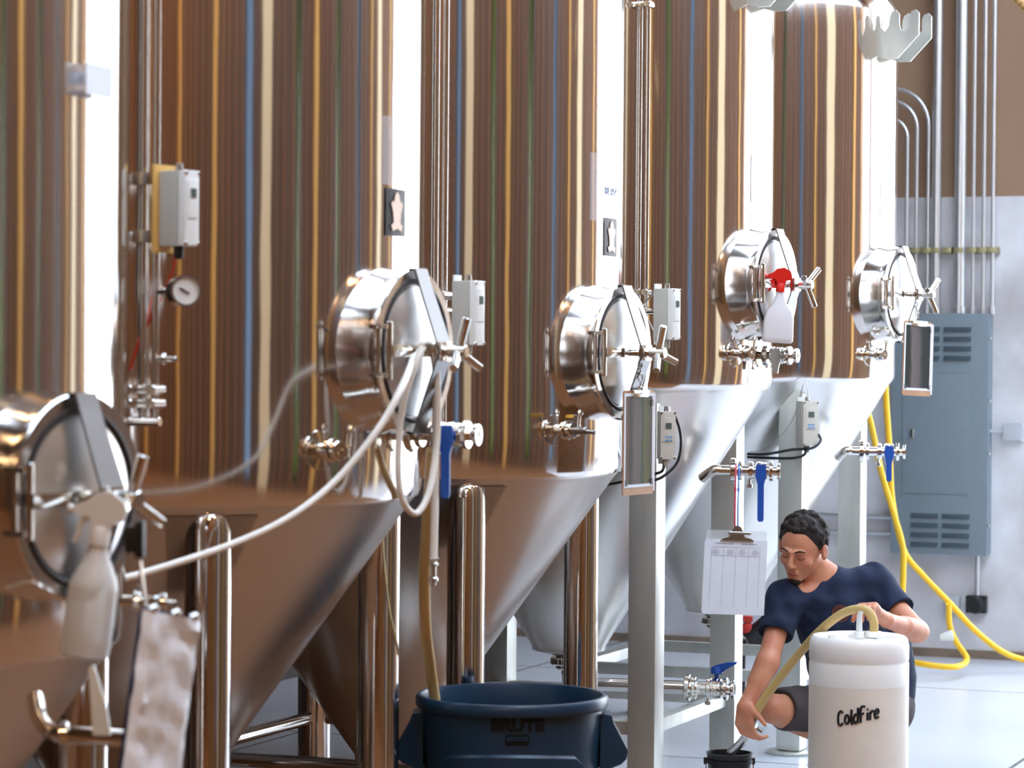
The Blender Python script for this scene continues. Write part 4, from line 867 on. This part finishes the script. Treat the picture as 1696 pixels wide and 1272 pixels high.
# yellow hoses
def yel(label, px):
    bm = NB(); tube(bm, [P(*q) for q in px], .0165, 12, smooth=10); return solo('yellow_hose', bm, YEL, label, 'hose')
yel('yellow hose falling from behind the farthest tank and trailing to the right edge', [(1466, 560, 14.3), (1467, 650, 14.4), (1473, 740, 14.5), (1478, 829, 14.6), (1497, 911, 14.7), (1529, 953, 14.75), (1574, 1000, 14.8), (1613, 1042, 14.85), (1658, 1078, 14.9), (1700, 1094, 14.95), (1760, 1106, 14.9)])
yel('second yellow hose twisted with the first, hanging down behind the man', [(1425, 640, 14.2), (1442, 700, 14.3), (1459, 779, 14.45), (1480, 850, 14.55), (1495, 905, 14.62), (1496, 950, 14.65), (1494, 1000, 14.65), (1495, 1060, 14.6)])
yel('yellow hose loop lying on the floor below the grey socket box', [(1571, 1000, 14.76), (1573, 1037, 14.8), (1585, 1065, 14.82), (1601, 1090, 14.8), (1590, 1103, 14.6), (1560, 1104, 14.55), (1517, 1098, 14.6), (1480, 1090, 14.8)])
# white cup-like spray on the floor hose
bm = NB(); cyl(bm, P(1556, 1056, 14.76), P(1578, 1052, 14.76), .018, .03); solo('hose_fitting', bm, WPLAS, 'small white plastic fitting hanging on the yellow floor loop', 'fitting')
bm = NB(); tube(bm, [P(1664, -24, 9.0), P(1684, -2, 9.0), P(1712, 24, 9.0)], .014, 12, smooth=6, uv=True); solo('rope', bm, strap_mat('tan_rope', (.62, .38, .14), (.80, .58, .28), 60), 'tan rope crossing the upper right corner', 'rope')
# red and black pump behind the square legs
pc = P(1248, 1040, 13.6); tpu = thing('pump', 'small red and black machine seen between tank legs left of the man', 'machine', (pc.x, pc.y, 0))
REDM = mat('red_machine_paint', (.5, .03, .02), .4)
bm = NB(); cyl(bm, (-.05, 0, pc.z + .02), (-.015, .0, pc.z - .03), .034); box(bm, (-.03, 0, pc.z + .045), (.05, .06, .03), None, .01); obj('housing', bm, REDM, tpu)
bm = NB(); cyl(bm, (-.03, 0, pc.z - .06), (.10, 0, pc.z + .05), .045); box(bm, (.02, 0, pc.z - .07), (.09, .08, .05), None, .01); obj('motor', bm, BLACK, tpu)
bm = NB(); 
for sx_ in (-1, 1): cyl(bm, (sx_ * .05, 0, 0), (sx_ * .05, 0, pc.z - .06), .012)
obj('stand', bm, BLACK, tpu)

# ------------------------------------------------------------------ the man
class SDF:
    def __init__(s, lo, hi, res):
        s.res = res; s.lo = np.array(lo, float); s.n = np.ceil((np.array(hi) - s.lo) / res).astype(int) + 1
        s.f = np.full(s.n, 1.0, np.float32)
    def _sub(s, lo, hi, pad):
        a = np.clip(np.floor((np.array(lo) - pad - s.lo) / s.res).astype(int), 0, s.n - 1); b = np.clip(np.ceil((np.array(hi) + pad - s.lo) / s.res).astype(int) + 1, 1, s.n)
        sl = tuple(slice(a[i], b[i]) for i in range(3)); g = np.meshgrid(*[s.lo[i] + s.res * np.arange(a[i], b[i]) for i in range(3)], indexing='ij')
        return sl, g
    def _mix(s, sl, d, k, sub=False):
        f = s.f[sl]; d = d.astype(np.float32)
        if sub: d = -d; h = np.clip(.5 - .5 * (f - d) / k, 0, 1); s.f[sl] = f * (1 - h) + d * h + k * h * (1 - h)
        else: h = np.clip(.5 + .5 * (d - f) / k, 0, 1); s.f[sl] = d * (1 - h) + f * h - k * h * (1 - h)
    def cap(s, a, b, ra, rb=None, k=.02, sub=False):
        rb = ra if rb is None else rb; a = np.array(a, float); b = np.array(b, float); m = max(ra, rb)
        sl, g = s._sub(np.minimum(a, b), np.maximum(a, b), m + k + .03)
        ba = b - a; L2 = max((ba ** 2).sum(), 1e-9); t = np.clip(sum((g[i] - a[i]) * ba[i] for i in range(3)) / L2, 0, 1)
        d = np.sqrt(sum((g[i] - a[i] - t * ba[i]) ** 2 for i in range(3))) - (ra + (rb - ra) * t); s._mix(sl, d, k, sub)
    def ell(s, c, r, M=None, k=.02, sub=False):
        c = np.array(c, float); r = np.array(r, float); m = r.max(); sl, g = s._sub(c, c, m + k + .03)
        q = np.stack([g[i] - c[i] for i in range(3)], -1)
        if M is not None: q = q @ np.array(M.to_3x3())        # world -> local (M columns = local axes)
        k0 = np.sqrt(((q / r) ** 2).sum(-1)); k1 = np.sqrt(((q / r ** 2) ** 2).sum(-1)) + 1e-9
        s._mix(sl, k0 * (k0 - 1) / k1, k, sub)
    def mesh(s, smooth=0):
        f = s.f; n = np.array(f.shape); ins = f < 0
        c = np.zeros(n - 1, np.int8)
        for dx in (0, 1):
            for dy in (0, 1):
                for dz in (0, 1): c += ins[dx:n[0] - 1 + dx, dy:n[1] - 1 + dy, dz:n[2] - 1 + dz]
        act = (c > 0) & (c < 8); idx = np.argwhere(act); vid = -np.ones(act.shape, np.int64); vid[act] = np.arange(len(idx))
        acc = np.zeros((len(idx), 3)); cnt = np.zeros(len(idx)); I, J, K = idx.T
        E = [((0, 0, 0), (1, 0, 0)), ((0, 1, 0), (1, 1, 0)), ((0, 0, 1), (1, 0, 1)), ((0, 1, 1), (1, 1, 1)), ((0, 0, 0), (0, 1, 0)), ((1, 0, 0), (1, 1, 0)), ((0, 0, 1), (0, 1, 1)), ((1, 0, 1), (1, 1, 1)), ((0, 0, 0), (0, 0, 1)), ((1, 0, 0), (1, 0, 1)), ((0, 1, 0), (0, 1, 1)), ((1, 1, 0), (1, 1, 1))]
        for a, b in E:
            fa = f[I + a[0], J + a[1], K + a[2]]; fb = f[I + b[0], J + b[1], K + b[2]]; m = (fa < 0) != (fb < 0)
            t = np.where(m, fa / np.where(m, fa - fb, 1), 0)[:, None]; p = np.array(a) + t * (np.array(b) - np.array(a)); acc[m] += p[m]; cnt[m] += 1
        V = s.lo + s.res * (idx + acc / cnt[:, None]); F = []
        for ax in range(3):
            o = [0, 0, 0]; o[ax] = 1; A = ins[:n[0] - o[0], :n[1] - o[1], :n[2] - o[2]]; B = ins[o[0]:, o[1]:, o[2]:]
            e = np.argwhere(A != B); u, w = [(1, 2), (2, 0), (0, 1)][ax]
            e = e[(e[:, u] > 0) & (e[:, w] > 0) & (e[:, u] < n[u] - 1) & (e[:, w] < n[w] - 1)]
            du = np.zeros(3, int); du[u] = 1; dw = np.zeros(3, int); dw[w] = 1
            q = np.stack([vid[tuple((e - du - dw).T)], vid[tuple((e - dw).T)], vid[tuple(e.T)], vid[tuple((e - du).T)]], 1)
            fl = ~ins[tuple(e.T)]; q[fl] = q[fl][:, ::-1]; F.append(q)
        F = np.concatenate(F); F = F[(F >= 0).all(1)]
        return V, F
def sdf_obj(name, s, m, parent, smooth_it=2, fn=None):
    V_, F_ = s.mesh(); me = bpy.data.meshes.new(name)
    for _ in range(smooth_it):
        acc = np.zeros_like(V_); cn = np.zeros(len(V_))
        for i in range(4):
            a, b = F_[:, i], F_[:, (i + 1) % 4]; np.add.at(acc, a, V_[b]); np.add.at(cn, a, 1); np.add.at(acc, b, V_[a]); np.add.at(cn, b, 1)
        V_ = V_ * .5 + .5 * acc / np.maximum(cn, 1)[:, None]
    if fn is not None: V_ = fn(V_)
    Mi = np.array(MW[parent].inverted()); V_ = V_ @ Mi[:3, :3].T + Mi[:3, 3]
    me.from_pydata(V_.tolist(), [], F_.tolist()); me.validate()
    for p in me.polygons: p.use_smooth = True
    me.materials.append(m); o = bpy.data.objects.new(name, me); C.objects.link(o); o.parent = parent; MW[o] = MW[parent]; return o
SKIN = mat('skin', (0.66, 0.30, 0.17), 0.5, sss=0.15, var=.12, vscale=9, col2=(0.56, 0.21, 0.12))
HAIR = mat('dark_brown_curly_hair', (0.016, 0.008, 0.005), 0.7, bump=.5, bscale=90)
SHIRT = mat('navy_tshirt_cotton', (0.008, 0.016, 0.048), 0.85, var=.2, vscale=14, bump=.25, bscale=24, bdist=.012)
SHORT = mat('grey_brown_shorts', (0.075, 0.062, 0.062), 0.9, var=.2, vscale=10, bump=.3, bscale=20, bdist=.012)
base = P(1410, 1300, 10.75)
man = thing('person', 'crouching person in a navy t-shirt and shorts, guiding a tan hose into a bucket', 'person', (base.x, base.y, 0))
J = dict(hipc=P(1428, 1165, 10.98), hipR=P(1402, 1175, 10.92), hipL=P(1462, 1172, 10.95), chest=P(1382, 1030, 10.74), belly=P(1405, 1105, 10.88), neck=P(1366, 957, 10.70), head=P(1328, 908, 10.62),
         shR=P(1300, 992, 10.64), elR=P(1272, 1096, 10.48), wrR=P(1237, 1166, 10.42), shL=P(1446, 968, 10.76), elL=P(1520, 1046, 10.55), wrL=P(1468, 1027, 10.25),
         knR=P(1280, 1174, 10.60), anR=P(1400, 1230, 10.95), knL=P(1452, 1150, 10.42), anL=P(1470, 1290, 10.62))
J['anL'].z = .10; J['anR'].z = max(J['anR'].z, .12)
# head frame: local -y = face, x = his left (image right), z = up
HM = Matrix.Rotation(R_(-30), 4, 'Z') @ Matrix.Rotation(R_(22), 4, 'X') @ Matrix.Rotation(R_(8), 4, 'Y')
HS = 1.08
def hp(x, y, z): return J['head'] + (HM @ (Vector((x, y, z)) * HS))
lo = (.78, 9.95, -.0); hi = (1.72, 11.2, 1.16)
S = SDF(lo, hi, .0045)
# limbs
S.cap(J['shR'], J['elR'], .050, .040); S.cap(J['elR'], J['wrR'], .044, .029); S.cap(J['elR'].lerp(J['wrR'], .1), J['elR'].lerp(J['wrR'], .45), .041, .036)
S.cap(J['shL'], J['elL'], .050, .041); S.cap(J['elL'], J['wrL'], .041, .028); S.cap(J['elL'].lerp(J['wrL'], .1), J['elL'].lerp(J['wrL'], .45), .043, .038)
S.cap(J['hipR'], J['knR'], .085, .054, k=.03); S.cap(J['hipL'], J['knL'], .085, .060, k=.03)
S.cap(J['knR'], J['anR'], .052, .034, k=.025); S.cap(J['knR'].lerp(J['anR'], .15), J['knR'].lerp(J['anR'], .5), .056, .050, k=.02)
S.cap(J['knL'], J['anL'], .052, .034, k=.025)
S.cap(J['hipc'], J['belly'], .13, .13, k=.05); S.cap(J['belly'], J['chest'], .13, .135, k=.05); S.cap(J['shR'], J['shL'], .06, .06, k=.06)
S.cap(J['chest'], J['neck'], .10, .06, k=.05); S.cap(J['neck'], hp(.005, .03, -.055), .058, .052, k=.03)
# head
S.ell(hp(0, .012, .025), (.074 * HS, .092 * HS, .088 * HS), HM, k=.01)
S.ell(hp(0, -.018, -.035), (.058 * HS, .070 * HS, .075 * HS), HM, k=.025)
S.ell(hp(0, -.060, -.092), (.026 * HS, .024 * HS, .022 * HS), HM, k=.025)           # chin
for sx_ in (-1, 1):
    S.ell(hp(sx_ * .036, -.060, -.022), (.024 * HS, .018 * HS, .018 * HS), HM, k=.02)   # cheek
    S.ell(hp(sx_ * .031, -.088, .012), (.018 * HS, .014 * HS, .012 * HS), HM, k=.012, sub=True)   # eye socket
    S.ell(hp(sx_ * .030, -.0745, .010), (.014 * HS, .012 * HS, .0105 * HS), HM, k=.004) # lid over eyeball
    S.cap(hp(sx_ * .012, -.089, .028), hp(sx_ * .046, -.078, .026), .008, .007, k=.012)   # brow
    S.ell(hp(sx_ * .083, .012, -.006), (.011 * HS, .020 * HS, .033 * HS), HM, k=.006); S.ell(hp(sx_ * .094, .004, -.002), (.007, .012, .020), HM, k=.004, sub=True)
    S.ell(hp(sx_ * .011, -.098, -.026), (.010, .010, .008), HM, k=.006)
S.cap(hp(0, -.088, .020), hp(0, -.110, -.020), .008, .0125, k=.010)                     # nose
S.cap(hp(-.018, -.090, -.052), hp(.018, -.090, -.052), .0065, .0065, k=.008); S.cap(hp(-.014, -.088, -.064), hp(.014, -.088, -.064), .0075, .0075, k=.008)
S.cap(hp(-.02, -.100, -.058), hp(.02, -.100, -.058), .0022, k=.003, sub=True)
# hands: palms and fingers
def hand(S, wr, c, fdir, pdir, thumb, curl, L=1.0):
    """c = palm centre, fdir = finger direction, pdir = across palm (towards little finger); curl = list of bend vectors"""
    f = Vector(fdir).normalized(); p = Vector(pdir).normalized(); n = f.cross(p).normalized(); c = Vector(c)
    S.cap(wr, c - f * .02, .027, .026, k=.015)
    for q in (-.028, -.01, .01, .028): S.cap(c - f * .03 + p * q * .7, c + f * .035 + p * q, .016, .013, k=.012)
    lens = (.040, .045, .042, .033)
    for i, q in enumerate((-.030, -.010, .010, .029)):
        a = c + f * .040 + p * q; d1 = (f * .8 + Vector(curl) * .6).normalized(); d2 = (f * .2 + Vector(curl)).normalized(); d3 = (Vector(curl) - f * .5).normalized(); l = lens[i] * L
        b = a + d1 * l; e = b + d2 * l * .66; g = e + d3 * l * .5
        S.cap(a, b, .0098, .0090, k=.003); S.cap(b, e, .0090, .0082, k=.003); S.cap(e, g, .0082, .0070, k=.003)
    a = c - f * .02 - p * .028; t = Vector(thumb).normalized(); b = a + (t * .7 - p * .5).normalized() * .040; S.cap(a, b, .014, .011, k=.008); S.cap(b, b + (t + Vector(curl) * .5).normalized() * .036, .011, .0085, k=.004)
hR = P(1234, 1184, 10.40); hand(S, J['wrR'], hR, (-.05, -.05, -1), (-.85, .5, 0), (.35, -.25, -.9), (.85, .0, -.15))
hL = P(1441, 1007, 10.13); hand(S, J['wrL'], hL, (-.35, -.85, .30), (.95, -.25, .1), (-.4, -.7, -.35), (-.05, -.30, -.95), .85)
sdf_obj('body', S, SKIN, man, 2)
# feet (shoes)
SHOE = mat('dark_shoe', (.03, .03, .035), .6)
for nm_, a_, dr_ in (('shoe', J['anR'], Vector((-.55, -.8, 0))), ('shoe', J['anL'], Vector((-.35, -.9, 0)))):
    Sh = SDF((a_.x - .3, a_.y - .35, -.01), (a_.x + .3, a_.y + .3, .3), .007); d_ = dr_.normalized(); toe = Vector((a_.x, a_.y, 0)) + d_ * .15 + Vector((0, 0, .04)); heel = Vector((a_.x, a_.y, a_.z - .05)) - d_ * .03
    if heel.z < .045: heel.z = .045
    Sh.cap(heel, toe, .042, .036, k=.02); Sh.cap(Vector(a_), heel, .042, .042, k=.02); Sh.cap(toe, toe + d_ * .05 + Vector((0, 0, 0)), .038, .034, k=.01)
    sdf_obj(nm_, Sh, SHOE, man, 1)
# shirt
S2 = SDF((.85, 10.2, .3), (1.75, 11.25, 1.1), .006)
S2.cap(J['hipc'] + Vector((0, .02, .0)), J['belly'], .152, .150, k=.05); S2.cap(J['belly'], J['chest'], .150, .152, k=.05); S2.cap(J['shR'] + Vector((.01, 0, .0)), J['shL'], .073, .078, k=.07)
S2.cap(J['chest'] + Vector((0, 0, .0)), J['neck'] + Vector((.02, .02, -.035)), .125, .082, k=.05)
S2.cap(J['chest'] + Vector((.08, .05, .0)), J['hipc'] + Vector((.08, 0, .03)), .12, .13, k=.05); S2.cap(P(1455, 1040, 10.9), P(1466, 1118, 10.98), .12, .125, k=.04)
S2.cap(J['shR'], J['shR'].lerp(J['elR'], .58), .072, .070, k=.04); S2.cap(J['shL'], J['shL'].lerp(J['elL'], .60), .078, .070, k=.04)
# cut the neck and sleeve openings
S2.ell(P(1343, 958, 10.58), (.055, .09, .058), None, k=.008, sub=True)
nd = (hp(0, .03, -.06) - J['neck']).normalized(); S2.cap(J['neck'] + nd * .028, J['neck'] + nd * .12, .066, .085, k=.006, sub=True)
for a_, b_, q in ((J['shR'], J['elR'], .50), (J['shL'], J['elL'], .52)):
    d_ = (b_ - a_).normalized(); p_ = a_.lerp(b_, q); L_ = .09; S2.cap(p_ + d_ * (.10), p_ + d_ * .22, .10, .10, k=.006, sub=True)
def wr_fn(V_):
    v = V_.copy(); w = np.sin(V_[:, 0] * 38 + V_[:, 2] * 55 + 2 * np.sin(V_[:, 1] * 21)) * np.sin(V_[:, 2] * 23 - V_[:, 0] * 30 + 1.3); v[:, 1] -= .007 * w; v[:, 2] += .004 * w; return v
sdf_obj('tshirt', S2, SHIRT, man, 2, wr_fn)
bm = NB(); ec = P(1393, 1010, 10.55); 
M = ringM(P(1392, 1016, 10.575), Vector((-.35, -1, -.15)))
for k_ in range(3): lathe(bm, [(.030 - .008 * k_, 0), (.033 - .008 * k_, .001), (.034 - .008 * k_, 0)], M, 28)
obj('chest_print', bm, mat('orange_brown_print', (.22, .06, .02), .8), man, world=True)
# shorts
S3 = SDF((.85, 10.2, .1), (1.75, 11.25, .75), .006)
for h_, k_, q in ((J['hipR'], J['knR'], .80), (J['hipL'], J['knL'], .86)):
    S3.cap(h_, h_.lerp(k_, q), .110, .088, k=.03); d_ = (k_ - h_).normalized(); p_ = h_.lerp(k_, q); S3.cap(p_ + d_ * .125, p_ + d_ * .24, .11, .11, k=.005, sub=True)
S3.cap(J['hipR'] + Vector((0, .02, 0)), J['hipL'] + Vector((0, .02, 0)), .13, .13, k=.04); S3.cap(J['hipc'], J['hipc'] + Vector((0, 0, .05)), .148, .148, k=.03)
sdf_obj('shorts', S3, SHORT, man, 2, wr_fn)
# hair: curly cap
S4 = SDF(tuple(J['head'] - Vector((.16, .16, .16))), tuple(J['head'] + Vector((.16, .16, .18))), .0035)
rnd = random.Random(3)
S4.ell(hp(0, .022, .036), (.079 * HS, .090 * HS, .088 * HS), HM, k=.008)
for _ in range(260):
    th = rnd.uniform(0, 2 * PI); ph = math.acos(rnd.uniform(-.35, 1)); q = Vector((math.sin(ph) * math.cos(th), math.sin(ph) * math.sin(th), math.cos(ph)))
    if q.y < -.35 and q.z < .62: continue
    p_ = (.080 * q.x, .022 + .090 * q.y, .036 + .090 * q.z); S4.ell(hp(*p_), (rnd.uniform(.009, .015),) * 3, None, k=.005)
# carve the face and ears free
S4.ell(hp(0, -.105, -.010), (.066, .060, .078), HM, k=.008, sub=True)
S4.ell(hp(0, -.09, -.085), (.10, .09, .065), HM, k=.01, sub=True)
for sx_ in (-1, 1): S4.ell(hp(sx_ * .090, .008, -.010), (.030, .028, .040), HM, k=.006, sub=True)
S4.ell(hp(0, .02, -.115), (.10, .09, .055), HM, k=.01, sub=True)
sdf_obj('hair', S4, HAIR, man, 1)
S5 = SDF(tuple(J['head'] - Vector((.16, .16, .19))), tuple(J['head'] + Vector((.16, .16, .1))), .003)
S5.ell(hp(0, -.073, -.098), (.026, .020, .019), HM, k=.01); S5.cap(hp(.005, -.07, -.102), hp(.026, -.056, -.098), .011, .008, k=.01)
S5.ell(hp(0, -.098, -.070), (.02, .02, .013), HM, k=.004, sub=True)
sdf_obj('goatee', S5, HAIR, man, 1)
for sx_ in (-1, 1):
    bm = NB(); tube(bm, [hp(sx_ * .014, -.0975, .030), hp(sx_ * .030, -.0925, .036), hp(sx_ * .048, -.080, .030)], [.0028, .0034, .0016], 8, smooth=5); obj('eyebrow', bm, HAIR, man, world=True)
    bm = NB(); tube(bm, [hp(sx_ * .017, -.0875, .004), hp(sx_ * .030, -.0890, -.001), hp(sx_ * .043, -.0835, .004)], [.0010, .0014, .0010], 6, smooth=5); obj('eyelashes', bm, HAIR, man, world=True)
bm = NB(); tube(bm, [hp(-.021, -.0935, -.0585), hp(-.008, -.0985, -.054), hp(.008, -.0985, -.054), hp(.021, -.0935, -.0585)], [.0015, .0042, .0042, .0015], 8, smooth=5); tube(bm, [hp(-.018, -.0925, -.0620), hp(0, -.0965, -.066), hp(.018, -.0925, -.0620)], [.0015, .0050, .0015], 8, smooth=5)
obj('lips', bm, mat('lips', (.45, .13, .10), .45), man, world=True)
